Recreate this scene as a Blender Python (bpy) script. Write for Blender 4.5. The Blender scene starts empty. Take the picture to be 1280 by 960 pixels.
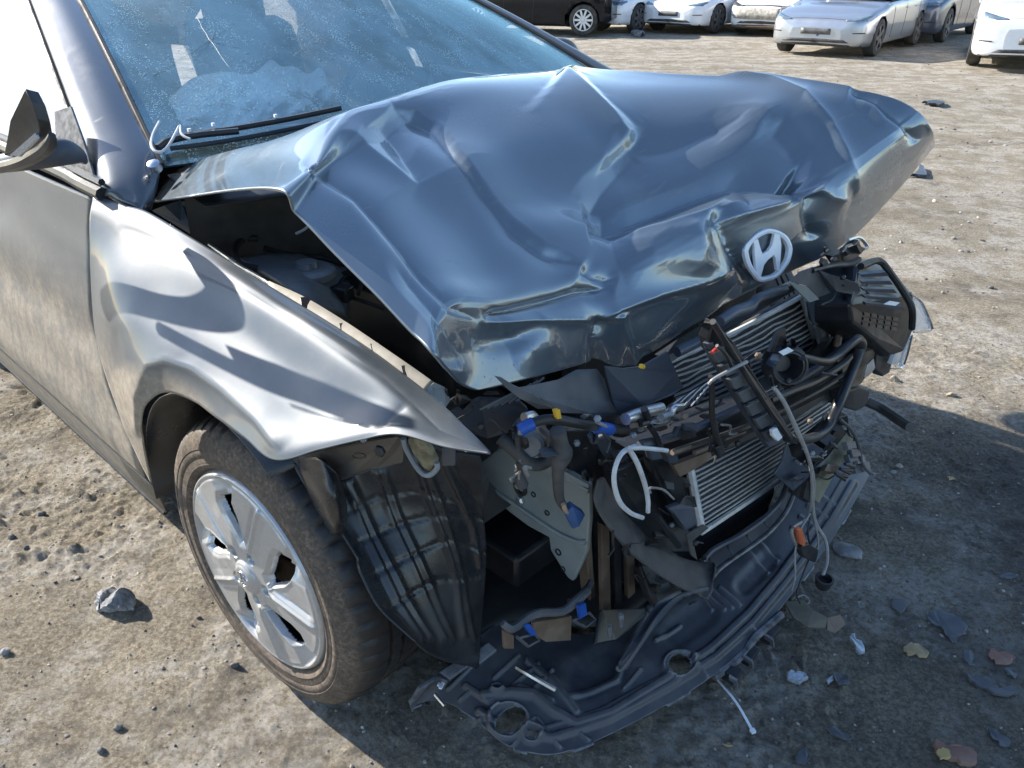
import bpy, bmesh, math, random
import numpy as np
from mathutils import Vector, Matrix
from mathutils.bvhtree import BVHTree

SC = bpy.context.scene
COL = SC.collection
rnd = random.Random(7)
R = math.radians

# ------------------------------------------------------------------ camera, light, exposure
CAM_H = 1.37
CAM_PITCH = R(28.2)
CAM_F = 985.0                       # focal length in pixels of the 1280 px wide photograph
cam_d = bpy.data.cameras.new("camera")
cam_d.sensor_width = 36.0
cam_d.lens = CAM_F / 1280 * 36.0
cam_d.clip_start = 0.02
cam_d.clip_end = 2000
cam = bpy.data.objects.new("camera", cam_d)
COL.objects.link(cam)
cam.location = (0, 0, CAM_H)
cam.rotation_euler = (R(90) - CAM_PITCH, 0, 0)
SC.camera = cam

SUN_AZ = R(151.0)                   # direction the sun stands in, counter-clockwise from +X
SUN_EL = R(30.0)
world = bpy.data.worlds.new("World")
SC.world = world
world.use_nodes = True
wn = world.node_tree
bg = wn.nodes["Background"]
sky = wn.nodes.new("ShaderNodeTexSky")
sky.sky_type = 'NISHITA'
sky.sun_disc = False
sky.sun_elevation = SUN_EL
sky.sun_rotation = R(90) - SUN_AZ
sky.air_density = 1.0
sky.dust_density = 0.5
sky.ozone_density = 2.2
wn.links.new(sky.outputs[0], bg.inputs[0])
bg.inputs[1].default_value = 0.13

sun_d = bpy.data.lights.new("sun", 'SUN')
sun_d.energy = 5.0
sun_d.angle = R(0.53)
sun_d.color = (1.0, 0.94, 0.85)
sun = bpy.data.objects.new("sun", sun_d)
COL.objects.link(sun)
sdir = Vector((math.cos(SUN_AZ) * math.cos(SUN_EL), math.sin(SUN_AZ) * math.cos(SUN_EL), math.sin(SUN_EL)))
sun.rotation_euler = sdir.to_track_quat('Z', 'Y').to_euler()
sun.location = sdir * 30

SC.view_settings.view_transform = 'Standard'
SC.view_settings.look = 'None'
SC.view_settings.exposure = 1.25
SC.view_settings.gamma = 1.0

# ------------------------------------------------------------------ frames
YAW = R(-43.5)
O2 = np.array([-.505, 1.19, 0.0])
UV = np.array([math.cos(YAW), math.sin(YAW), 0.0])      # along the car, forwards
VV = np.array([-math.sin(YAW), math.cos(YAW), 0.0])     # across the car
OFF = np.array([1.36, -.9, 0.0])                        # car coordinates (u, v, z) -> mesh local


def cam_ray(px, py):
    x = (px - 640) / CAM_F
    y = -(py - 480) / CAM_F
    c, s = math.cos(CAM_PITCH), math.sin(CAM_PITCH)
    return np.array([x, c + y * s, -s + y * c])


CAMO = np.array([0, 0, CAM_H])
OC = np.array([(CAMO - O2) @ UV, (CAMO - O2) @ VV, CAM_H])


def ray_c(px, py):
    d = cam_ray(px, py)
    return np.array([d @ UV, d @ VV, d[2]])


def C(px, py, u=None, v=None, z=None, pl=None):
    """point of the car (u forward, v across, z up) measured in the photograph on a known plane"""
    d = ray_c(px, py)
    if u is not None:
        s = (u - OC[0]) / d[0]
    elif v is not None:
        s = (v - OC[1]) / d[1]
    elif z is not None:
        s = (z - OC[2]) / d[2]
    else:
        n, k = pl
        s = (k - OC @ n) / (d @ n)
    return OC + s * d


def plane3(a, b, c):
    a, b, c = map(np.array, (a, b, c))
    n = np.cross(b - a, c - a)
    n = n / np.linalg.norm(n)
    return n, n @ a


def proj_c(P):
    """car coordinates -> photograph pixels (used to lay creases where they were measured)"""
    P = np.asarray(P, float)
    W = P[..., 0:1] * UV + P[..., 1:2] * VV + P[..., 2:3] * np.array([0, 0, 1.0]) + O2 - CAMO
    c, s = math.cos(CAM_PITCH), math.sin(CAM_PITCH)
    dep = W[..., 1] * c - W[..., 2] * s
    up = W[..., 1] * s + W[..., 2] * c
    return np.stack([640 + CAM_F * W[..., 0] / dep, 480 - CAM_F * up / dep], -1)


def G(px, py, z=0.0):
    """ground point in the world"""
    d = cam_ray(px, py)
    s = (z - CAM_H) / d[2]
    return CAMO + s * d


# ------------------------------------------------------------------ mesh helpers
def mesh(name, V, F, smooth=True, angle=40):
    me = bpy.data.meshes.new(name)
    me.from_pydata([tuple(map(float, p)) for p in V], [], [tuple(map(int, f)) for f in F])
    me.validate()
    if smooth:
        me.shade_smooth()
        if angle < 180:
            me.set_sharp_from_angle(angle=R(angle))
    return me


def obj(name, V, F, mat, parent=None, smooth=True, angle=40, off=None, th=0, bev=0):
    V = np.asarray(V, float)
    if off is not None:
        V = V + off
    me = mesh(name, V, F, smooth, angle)
    if mat:
        me.materials.append(mat)
    o = bpy.data.objects.new(name, me)
    COL.objects.link(o)
    if parent:
        o.parent = parent
    if th:
        m = o.modifiers.new("thickness", 'SOLIDIFY')
        m.thickness = abs(th)
        m.offset = -1 if th > 0 else 1
    if bev:
        b = o.modifiers.new("edge", 'BEVEL')
        b.width = bev
        b.segments = 2
        b.limit_method = 'ANGLE'
        b.angle_limit = R(35)
    return o


def empty(name, loc, rz, label, cat, group=None):
    o = bpy.data.objects.new(name, None)
    COL.objects.link(o)
    o.location = loc
    o.rotation_euler = (0, 0, rz)
    o.empty_display_size = .2
    tag(o, label, cat, group)
    return o


def tag(o, label=None, cat=None, group=None, kind=None):
    if label:
        o["label"] = label
    if cat:
        o["category"] = cat
    if group:
        o["group"] = group
    if kind:
        o["kind"] = kind
    return o


def cr(P, n):
    """Catmull-Rom along axis 0, n steps per span"""
    P = np.asarray(P, float)
    if len(P) < 3:
        t = np.linspace(0, 1, n + 1)[:, None] if P.ndim == 2 else np.linspace(0, 1, n + 1)[:, None, None]
        return P[0] * (1 - t) + P[1] * t
    E = np.concatenate([[2 * P[0] - P[1]], P, [2 * P[-1] - P[-2]]])
    out = []
    for i in range(len(P) - 1):
        a, b, c, d = E[i], E[i + 1], E[i + 2], E[i + 3]
        for k in range(n):
            t = k / n
            out.append(.5 * (2 * b + (c - a) * t + (2 * a - 5 * b + 4 * c - d) * t * t + (3 * b - a - 3 * c + d) * t ** 3))
    out.append(P[-1])
    return np.array(out)


def lin(P, n):
    P = np.asarray(P, float)
    out = []
    for i in range(len(P) - 1):
        for k in range(n):
            out.append(P[i] + (P[i + 1] - P[i]) * k / n)
    out.append(P[-1])
    return np.array(out)


def refine(rows, n, m=None):
    P = np.asarray(rows, float)
    P = cr(P, n)
    P = cr(P.transpose(1, 0, 2), m or n).transpose(1, 0, 2)
    return P


def gridnormals(P):
    du = np.gradient(P, axis=0)
    dv = np.gradient(P, axis=1)
    n = np.cross(dv, du)
    return n / (np.linalg.norm(n, axis=-1, keepdims=True) + 1e-12)


def grid(P, closed=False):
    Rr, Cc = P.shape[:2]
    V = P.reshape(-1, 3)
    F = []
    for i in range(Rr - 1):
        for j in range(Cc - (0 if closed else 1)):
            k = (j + 1) % Cc
            F.append((i * Cc + j, i * Cc + k, (i + 1) * Cc + k, (i + 1) * Cc + j))
    return V, F


def flip(VF):
    return VF[0], [tuple(reversed(f)) for f in VF[1]]


def join(*parts):
    V, F, k = [], [], 0
    for v, f in parts:
        v = np.asarray(v, float)
        V.append(v)
        F += [tuple(i + k for i in g) for g in f]
        k += len(v)
    return np.concatenate(V), F


def tube(pts, r, seg=8, n=6, smooth=True):
    P = np.asarray(pts, float)
    rr = np.asarray(r if hasattr(r, '__len__') else [r] * len(P), float)
    if smooth and len(P) > 2:
        Q = cr(np.concatenate([P, rr[:, None]], 1), n)
        P, rr = Q[:, :3], np.maximum(Q[:, 3], 1e-4)
    T = np.gradient(P, axis=0)
    T /= np.linalg.norm(T, axis=1, keepdims=True) + 1e-12
    a = np.array([0, 0, 1.0]) if abs(T[0][2]) < .9 else np.array([1.0, 0, 0])
    X = np.cross(T[0], a)
    X /= np.linalg.norm(X)
    V = []
    for i in range(len(P)):
        X = X - T[i] * (X @ T[i])
        X /= np.linalg.norm(X) + 1e-12
        Y = np.cross(T[i], X)
        for k in range(seg):
            t = 2 * math.pi * k / seg
            V.append(P[i] + rr[i] * (math.cos(t) * X + math.sin(t) * Y))
    F = []
    for i in range(len(P) - 1):
        for k in range(seg):
            F.append((i * seg + k, i * seg + (k + 1) % seg, (i + 1) * seg + (k + 1) % seg, (i + 1) * seg + k))
    F.append(tuple(reversed(range(seg))))
    F.append(tuple((len(P) - 1) * seg + k for k in range(seg)))
    return np.array(V), F


def shard(pts, th, nrm=None):
    """a flat-ish polygon plate of thickness th"""
    P = np.asarray(pts, float)
    if nrm is None:
        n = np.zeros(3)
        for i in range(len(P)):
            a, b = P[i], P[(i + 1) % len(P)]
            n += np.cross(a, b)
        n /= np.linalg.norm(n) + 1e-12
    else:
        n = np.asarray(nrm, float)
        n /= np.linalg.norm(n)
    k = len(P)
    V = np.concatenate([P, P - n * th])
    F = [tuple(range(k)), tuple(reversed(range(k, 2 * k)))]
    for i in range(k):
        j = (i + 1) % k
        F.append((i, i + k, j + k, j))
    return V, F


def box(c, ax, ay, az):
    """box with centre c and three half-axis vectors"""
    c, ax, ay, az = (np.asarray(q, float) for q in (c, ax, ay, az))
    V = [c + i * ax + j * ay + k * az for k in (-1, 1) for j in (-1, 1) for i in (-1, 1)]
    F = [(0, 2, 3, 1), (4, 5, 7, 6), (0, 1, 5, 4), (2, 6, 7, 3), (0, 4, 6, 2), (1, 3, 7, 5)]
    if np.cross(ax, ay) @ az < 0:
        F = [tuple(reversed(f)) for f in F]
    return np.array(V), F


def lathe(prof, seg, c, ax, t, b, closed=False):
    """profile [(along, radius)] turned about ax through c"""
    c, ax, t, b = (np.asarray(q, float) for q in (c, ax, t, b))
    P = np.zeros((len(prof), seg, 3))
    th = np.arange(seg) * 2 * math.pi / seg
    for i, (x, r) in enumerate(prof):
        P[i] = c + ax * x + r * (np.cos(th)[:, None] * t + np.sin(th)[:, None] * b)
    return grid(P, closed=True)


def polydist(Q, line):
    """distance of 2-D points to a polyline, and the side"""
    L = np.asarray(line, float)
    best = np.full(Q.shape[:-1], 1e9)
    side = np.zeros(Q.shape[:-1])
    tt = np.zeros(Q.shape[:-1])
    seglen = np.linalg.norm(np.diff(L, axis=0), axis=1)
    tot = seglen.sum()
    acc = 0
    for i in range(len(L) - 1):
        a, d = L[i], L[i + 1] - L[i]
        w = Q - a
        t = np.clip((w @ d) / (d @ d), 0, 1)
        e = w - t[..., None] * d
        dist = np.linalg.norm(e, axis=-1)
        m = dist < best
        best = np.where(m, dist, best)
        side = np.where(m, np.sign(d[0] * w[..., 1] - d[1] * w[..., 0]), side)
        tt = np.where(m, (acc + t * seglen[i]) / tot, tt)
        acc += seglen[i]
    return best, side, tt


# value noise for real relief
def _hash(ix, iy, s):
    h = (ix.astype(np.int64) * 374761393 + iy.astype(np.int64) * 668265263 + s * 974711) & 0xffffffff
    h = ((h ^ (h >> 13)) * 1274126177) & 0xffffffff
    return ((h ^ (h >> 16)) & 0xffff) / 65535.0


def vnoise(x, y, s=0):
    ix, iy = np.floor(x), np.floor(y)
    fx, fy = x - ix, y - iy
    fx = fx * fx * (3 - 2 * fx)
    fy = fy * fy * (3 - 2 * fy)
    a, b = _hash(ix, iy, s), _hash(ix + 1, iy, s)
    c, d = _hash(ix, iy + 1, s), _hash(ix + 1, iy + 1, s)
    return (a + (b - a) * fx) * (1 - fy) + (c + (d - c) * fx) * fy - .5


# ------------------------------------------------------------------ materials
class NT:
    def __init__(s, name):
        s.m = bpy.data.materials.new(name)
        s.m.use_nodes = True
        s.t = s.m.node_tree
        s.p = s.t.nodes["Principled BSDF"]
        s.out = s.t.nodes["Material Output"]
        s._tc = None

    def n(s, typ, **kw):
        k = s.t.nodes.new("ShaderNode" + typ)
        for a, b in kw.items():
            setattr(k, a, b)
        return k

    def l(s, a, b):
        s.t.links.new(a, b)

    def tc(s, which="Object"):
        if not s._tc:
            s._tc = s.n("TexCoord")
        return s._tc.outputs[which]

    def val(s, sock, v):
        if hasattr(v, "is_linked"):
            s.l(v, sock)
        else:
            sock.default_value = v

    def noise(s, scale, detail=4, rough=.55, vec=None, dist=0, stretch=None):
        k = s.n("TexNoise")
        k.inputs["Scale"].default_value = scale
        k.inputs["Detail"].default_value = detail
        k.inputs["Roughness"].default_value = rough
        k.inputs["Distortion"].default_value = dist
        v = vec if vec is not None else s.tc()
        if stretch:
            mp = s.n("Mapping")
            mp.inputs["Scale"].default_value = stretch
            s.l(v, mp.inputs[0])
            v = mp.outputs[0]
        s.l(v, k.inputs["Vector"])
        return k.outputs[0]

    def voro(s, scale, feature='F1', vec=None):
        k = s.n("TexVoronoi", feature=feature)
        k.inputs["Scale"].default_value = scale
        s.l(vec if vec is not None else s.tc(), k.inputs["Vector"])
        return k.outputs["Distance"]

    def ramp(s, f, a, b, lo=0.0, hi=1.0):
        k = s.n("MapRange", interpolation_type='SMOOTHSTEP')
        s.l(f, k.inputs[0])
        for i, v in zip((1, 2, 3, 4), (a, b, lo, hi)):
            k.inputs[i].default_value = v
        return k.outputs[0]

    def math(s, op, a, b=0.0, c=0.0):
        k = s.n("Math", operation=op)
        for i, v in enumerate((a, b, c)):
            s.val(k.inputs[i], v)
        return k.outputs[0]

    def mix(s, f, a, b):
        k = s.n("Mix", data_type='RGBA')
        s.val(k.inputs[0], f)
        for i, v in ((6, a), (7, b)):
            if isinstance(v, tuple):
                v = v if len(v) == 4 else v + (1,)
            s.val(k.inputs[i], v)
        return k.outputs[2]

    def bump(s, h, strength=.3, dist=.01, prev=None):
        k = s.n("Bump")
        k.inputs["Strength"].default_value = strength
        k.inputs["Distance"].default_value = dist
        s.l(h, k.inputs["Height"])
        if prev is not None:
            s.l(prev, k.inputs["Normal"])
        s.l(k.outputs[0], s.p.inputs["Normal"])
        return k.outputs[0]

    def set(s, **kw):
        for a, v in kw.items():
            a = {"base": "Base Color", "rough": "Roughness", "metal": "Metallic", "coat": "Coat Weight",
                 "coatr": "Coat Roughness", "spec": "Specular IOR Level", "trans": "Transmission Weight",
                 "ior": "IOR", "emis": "Emission Color", "emiss": "Emission Strength", "alpha": "Alpha"}[a]
            if isinstance(v, tuple) and len(v) == 3:
                v = v + (1,)
            s.val(s.p.inputs[a], v)
        return s


def simple(name, a, b=None, rough=.5, rough2=None, metal=0.0, scale=14, coat=0, bump=0, bscale=60, dust=0, dustc=(.32, .28, .22), spec=.5):
    k = NT(name)
    f = k.ramp(k.noise(scale, 6), .35, .68)
    col = k.mix(f, a, b or tuple(x * .75 for x in a))
    if dust:
        d = k.math('MULTIPLY', k.ramp(k.noise(scale * .6, 8, .7), .42, .72), dust)
        col = k.mix(d, col, dustc)
        rr = k.ramp(k.noise(scale * .6, 8, .7), .42, .72, rough, min(1, rough + .35))
    else:
        rr = k.ramp(k.noise(scale * 2.3, 5), .3, .7, rough, rough2 if rough2 is not None else min(1, rough + .12))
    k.set(base=col, rough=rr, metal=metal, coat=coat, spec=spec)
    if bump:
        k.bump(k.noise(bscale, 5), bump, .004)
    return k.m

def sep(k, v):
    s = k.n("SeparateXYZ")
    k.l(v, s.inputs[0])
    return s.outputs


def make_paint(name, base, dirty=True, metal=.55, rough=.3, filmk=.07, coatw=1.0, coatr=.025):
    k = NT(name)
    fl = k.noise(900, 2)
    b2 = tuple(min(1, x * 1.25) for x in base)
    col = k.mix(fl, base, b2)
    rgh = k.ramp(k.noise(5, 6), .3, .75, rough, rough + .07)
    cw = 1.0
    if dirty:
        x, y, z = sep(k, k.tc())
        streak = k.noise(34, 8, .72, stretch=(1.0, 1.0, .07))
        blotch = k.noise(7, 8, .7)
        m = k.math('MULTIPLY', k.ramp(k.math('ADD', z, k.math('MULTIPLY', k.noise(5, 5), .16)), .95, .70), k.ramp(x, 1.30, 1.02))
        m = k.math('MULTIPLY', m, k.math('MULTIPLY', k.ramp(streak, .36, .60, .70, 1.0), k.ramp(k.noise(11, 9, .74), .30, .58, .45, 1.0)))
        m = k.math('MULTIPLY', m, k.ramp(y, -.6, -.72))
        # band thrown up round the wheel opening
        dx = k.math('SUBTRACT', x, 1.33)
        dz = k.math('SUBTRACT', z, .315)
        rr = k.math('SQRT', k.math('ADD', k.math('MULTIPLY', dx, dx), k.math('MULTIPLY', dz, dz)))
        band = k.math('MULTIPLY', k.ramp(rr, .47, .425), k.ramp(blotch, .2, .6, .7, 1.0))
        band = k.math('MULTIPLY', band, k.ramp(y, -.80, -.88))
        band = k.math('MULTIPLY', band, k.ramp(x, 1.72, 1.60))
        m = k.math('MAXIMUM', m, band)
        # thin dried splash film everywhere
        film = k.math('MULTIPLY', k.ramp(k.noise(10, 9, .72), .30, .75), filmk)
        m = k.math('MAXIMUM', m, film)
        m = k.math('MULTIPLY', m, .86)
        mudc = k.mix(k.ramp(k.noise(50, 9, .78), .35, .65), (.225, .182, .132), (.35, .295, .222))
        col = k.mix(m, col, mudc)
        rgh = k.mix(m, rgh, (.85, .85, .85))
        cw = k.math('MULTIPLY', k.math('SUBTRACT', 1.0, k.ramp(m, .1, .75)), coatw)
        met = k.math('MULTIPLY', k.math('SUBTRACT', 1.0, m), metal)
    else:
        m = k.math('MULTIPLY', k.ramp(k.noise(7, 10, .78), .50, .74), .16)
        sc = k.math('MULTIPLY', k.ramp(k.noise(60, 3, .5, stretch=(1, .05, 1)), .64, .68), k.ramp(k.noise(6, 3), .52, .62))
        m = k.math('MAXIMUM', m, k.math('MULTIPLY', sc, .22))
        col = k.mix(m, col, (.36, .34, .30))
        rgh = k.mix(m, rgh, (.8, .8, .8))
        cw = k.math('SUBTRACT', 1.0, k.math('MULTIPLY', m, 2.2))
        met = metal
    k.set(base=col, rough=rgh, metal=met, coat=cw, coatr=coatr)
    k.bump(k.noise(38, 2), .03, .002)
    return k.m


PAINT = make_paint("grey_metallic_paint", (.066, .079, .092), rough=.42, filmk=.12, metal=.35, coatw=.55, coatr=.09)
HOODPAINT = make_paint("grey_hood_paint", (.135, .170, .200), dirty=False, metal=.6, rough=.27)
BLACKPL = simple("black_plastic", (.012, .013, .015), (.022, .023, .026), .32, .5, scale=9, dust=.25, dustc=(.13, .12, .105), bump=.08, bscale=220)
LINERPL = simple("liner_plastic", (.014, .015, .018), (.022, .023, .026), .24, .42, scale=8, dust=.22, dustc=(.12, .11, .095), bump=.05, bscale=200)
k = NT("tray_plastic")
geo = k.n("NewGeometry")
f1 = k.noise(7, 6)
base = k.mix(k.ramp(f1, .35, .68), (.034, .037, .046), (.050, .054, .064))
du = k.math('MULTIPLY', k.ramp(k.noise(5, 9, .74), .42, .70), .5)
base = k.mix(du, base, (.125, .12, .118))
wear = k.math('MULTIPLY', k.ramp(geo.outputs["Pointiness"], .515, .56), k.ramp(k.noise(30, 6, .7), .35, .6))
base = k.mix(k.math('MULTIPLY', wear, .7), base, (.20, .205, .22))
k.set(base=base, rough=k.ramp(du, 0, .5, .36, .75))
k.bump(k.noise(160, 5), .08, .004)
TRAYPL = k.m
GREYPL = simple("weathered_grey_plastic", (.055, .060, .066), (.095, .10, .106), .45, .65, scale=14, dust=.3, dustc=(.16, .15, .14))
SLATEPL = simple("slate_plastic", (.040, .050, .070), (.060, .070, .090), .38, .55, scale=10, dust=.18, dustc=(.14, .14, .14))
BROWNFLAP = simple("dusty_rubber", (.045, .044, .044), (.075, .070, .066), .6, .85, scale=16, dust=.55, dustc=(.125, .110, .098), bump=.2, bscale=90)
PRIMER = simple("grey_green_primer", (.20, .225, .215), (.26, .28, .265), .38, .55, scale=9, dust=.3, dustc=(.20, .185, .16))
DARKMET = simple("dark_coated_steel", (.016, .017, .020), (.030, .031, .034), .35, .55, metal=.3, scale=12, dust=.3, dustc=(.11, .095, .08))
RUSTMET = simple("brown_stained_steel", (.11, .075, .05), (.17, .125, .09), .55, .8, scale=22, dust=.4, dustc=(.22, .18, .14))
ALU = simple("aluminium", (.55, .56, .57), (.68, .69, .70), .28, .45, metal=.9, scale=30, dust=.2, dustc=(.35, .33, .30))
FIN = simple("condenser_fins", (.040, .040, .040), (.07, .068, .065), .5, .7, metal=.3, scale=40)
FINBAR = simple("condenser_tubes", (.52, .515, .50), (.64, .63, .61), .4, .55, metal=.2, scale=30, dust=.4, dustc=(.30, .27, .23))
DUSTY = simple("dusty_flange", (.22, .20, .165), (.32, .29, .24), .6, .8, scale=30, dust=.5, dustc=(.34, .30, .23))  # brownish dusty metal of the fender flange, its own colour
WHITEPL = simple("white_nylon", (.74, .77, .80), (.80, .82, .84), .4, .5, scale=20)
RUBBER = simple("rubber_hose", (.012, .012, .013), (.02, .02, .02), .5, .7, scale=20, dust=.3, dustc=(.12, .11, .10))
GREYTAPE = simple("taped_loom", (.045, .045, .048), (.075, .073, .072), .6, .85, scale=40, dust=.4, dustc=(.13, .12, .11), bump=.4, bscale=120)
BLUETAPE = simple("blue_tape", (.012, .065, .30), (.016, .08, .36), .35, .5, scale=30)
ORANGE = simple("orange_plastic", (.50, .11, .035), (.40, .08, .03), .5, .6, scale=30, dust=.3)
YELLOW = simple("yellow_tag", (.72, .43, .03), (.62, .36, .03), .5, .6, scale=30)
RED = simple("red_plastic", (.55, .04, .03), (.4, .03, .02), .5, .6, scale=30)
STRAP = simple("grubby_white_nylon", (.58, .60, .62), (.44, .45, .45), .45, .6, scale=26, dust=.35)
WIRE = simple("thin_wire", (.22, .21, .20), (.30, .29, .28), .5, .6, scale=40)
FOAM = simple("olive_foam", (.155, .15, .105), (.20, .19, .135), .8, .9, scale=40, bump=.3, bscale=150)
DARKIN = simple("dark_interior", (.012, .012, .013), (.020, .020, .021), .6, .8, scale=8)
BAYGREY = simple("bay_metal", (.17, .20, .235), (.26, .29, .32), .35, .55, metal=.2, scale=8, dust=.4, dustc=(.14, .125, .10))
BAYDARK = simple("bay_sound_deadening", (.055, .05, .046), (.10, .09, .082), .7, .9, scale=10, dust=.4, dustc=(.17, .15, .12))
SEAT = simple("seat_cloth", (.035, .036, .04), (.055, .055, .06), .85, .95, scale=30)
AIRBAG = simple("airbag_cloth", (.88, .88, .88), (.80, .81, .82), .75, .85, scale=12, bump=.2, bscale=40)
BADGE = simple("badge_satin_white", (.88, .89, .90), (.82, .83, .85), .28, .4, metal=.0, scale=40)
CHROME = simple("chrome", (.62, .64, .66), (.72, .74, .76), .12, .25, metal=1.0, scale=20, dust=.1)
DISC = simple("brake_disc_or_shade", (.12, .105, .09), (.2, .17, .14), .45, .6, metal=.7, scale=30)

# silver wheel cover with road dust
k = NT("silver_wheel_cover")
d = k.ramp(k.noise(30, 9, .75), .40, .72)
sp = k.ramp(k.noise(420, 3), .60, .70)
d = k.math('MAXIMUM', k.math('MULTIPLY', d, .8), k.math('MULTIPLY', sp, .6))
k.set(base=k.mix(d, (.44, .445, .45), (.33, .31, .275)), rough=k.ramp(d, 0, 1, .3, .75), metal=k.math('MULTIPLY', k.math('SUBTRACT', 1, d), .55), coat=.3, coatr=.1)
k.bump(k.noise(420, 3), .15, .001)
COVER = k.m

# tyre: black rubber, brown dust on the side wall
k = NT("tyre_rubber")
x, y, z = sep(k, k.tc())
dx = k.math('SUBTRACT', x, 1.364)
dz = k.math('SUBTRACT', z, .316)
rr = k.math('SQRT', k.math('ADD', k.math('MULTIPLY', dx, dx), k.math('MULTIPLY', dz, dz)))
side = k.math('MULTIPLY', k.ramp(k.math('ADD', rr, k.math('MULTIPLY', k.noise(30, 6), .010)), .312, .300), k.ramp(y, -.80, -.84))
d = k.math('MULTIPLY', side, k.ramp(k.noise(26, 9, .72), .30, .66, .25, .92))
d = k.math('MAXIMUM', d, k.math('MULTIPLY', k.ramp(k.noise(24, 8, .7), .45, .75), .16))
mud = k.mix(k.ramp(k.noise(120, 6, .7), .35, .7), (.085, .062, .044), (.215, .165, .12))
k.set(base=k.mix(d, (.016, .016, .018), mud), rough=k.ramp(d, 0, 1, .48, .95))
k.bump(k.noise(260, 5, .7), .35, .002)
TYRE = k.m
TYRE_FAR = simple("far_tyre_rubber", (.02, .02, .02), (.05, .045, .04), .7, .9, scale=9, dust=.5, dustc=(.16, .14, .11))

# wet dusty glass: droplets over a film tinted to stand in for reflected sky
def glass(name, tint, film, sky_filmc, dens=1.0, mirror=0.0, mcol=(1, 1, 1), grough=.03):
    k = NT(name)
    k.t.nodes.remove(k.p)
    tr = k.n("BsdfTransparent")
    tr.inputs[0].default_value = tint + (1,)
    gl = k.n("BsdfGlossy")
    gl.inputs["Roughness"].default_value = grough
    gl.inputs[0].default_value = mcol + (1,)
    df = k.n("BsdfDiffuse")
    df.inputs[0].default_value = sky_filmc + (1,)
    tl = k.n("BsdfTranslucent")
    tl.inputs[0].default_value = sky_filmc + (1,)
    fr = k.n("Fresnel")
    fr.inputs[0].default_value = 1.52
    dl = k.n("MixShader")
    dl.inputs[0].default_value = .45
    k.l(df.outputs[0], dl.inputs[1])
    k.l(tl.outputs[0], dl.inputs[2])
    drops = k.ramp(k.voro(210), .42, .18)
    keep = k.ramp(k.noise(9, 6, .6), .36, .55)
    runs = k.ramp(k.noise(26, 5, .6, stretch=(.22, 1.0, .22)), .40, .60)
    m = k.math('MULTIPLY', k.math('MULTIPLY', drops, keep), k.math('ADD', runs, .25))
    m = k.math('ADD', k.math('MULTIPLY', m, .5 * dens), film)
    m = k.math('ADD', m, k.math('MULTIPLY', k.ramp(k.noise(5, 7, .7), .35, .75), film * .8))
    m = k.math('MINIMUM', m, .92)
    bp = k.n("Bump")
    bp.inputs["Strength"].default_value = .12
    bp.inputs["Distance"].default_value = .002
    k.l(drops, bp.inputs["Height"])
    k.l(bp.outputs[0], gl.inputs["Normal"])
    m1 = k.n("MixShader")
    k.l(m, m1.inputs[0])
    k.l(tr.outputs[0], m1.inputs[1])
    k.l(dl.outputs[0], m1.inputs[2])
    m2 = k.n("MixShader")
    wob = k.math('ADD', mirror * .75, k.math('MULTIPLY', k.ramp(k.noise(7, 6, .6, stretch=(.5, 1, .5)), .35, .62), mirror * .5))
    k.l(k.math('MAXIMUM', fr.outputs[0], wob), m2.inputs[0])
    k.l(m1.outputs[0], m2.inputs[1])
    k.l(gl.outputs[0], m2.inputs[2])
    k.l(m2.outputs[0], k.out.inputs[0])
    return k.m


WSHIELD = glass("wet_windscreen_glass", (.99, 1.0, 1.0), .10, (.64, .95, 1.0), .9, .25, (.66, .96, 1.0), .16)  # cyan film holds part of the sky's reflection as colour
SIDEGLASS = glass("sky_film_side_glass", (.6, .68, .68), .55, (.82, .84, .85), .8)  # whitish film imitates the reflection of a bright sky
k = NT("headlight_lens")
k.set(base=(.75, .85, .95), rough=.12, trans=.55, ior=1.45, coat=.6, spec=.6)
LENS = k.m
k = NT("water")
k.set(base=(.95, .97, 1.0), rough=.02, trans=.9, ior=1.33)
WATER = k.m
DARKGLASS = simple("dark_car_glass", (.01, .012, .014), (.014, .016, .018), .04, .06, scale=3)


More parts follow.
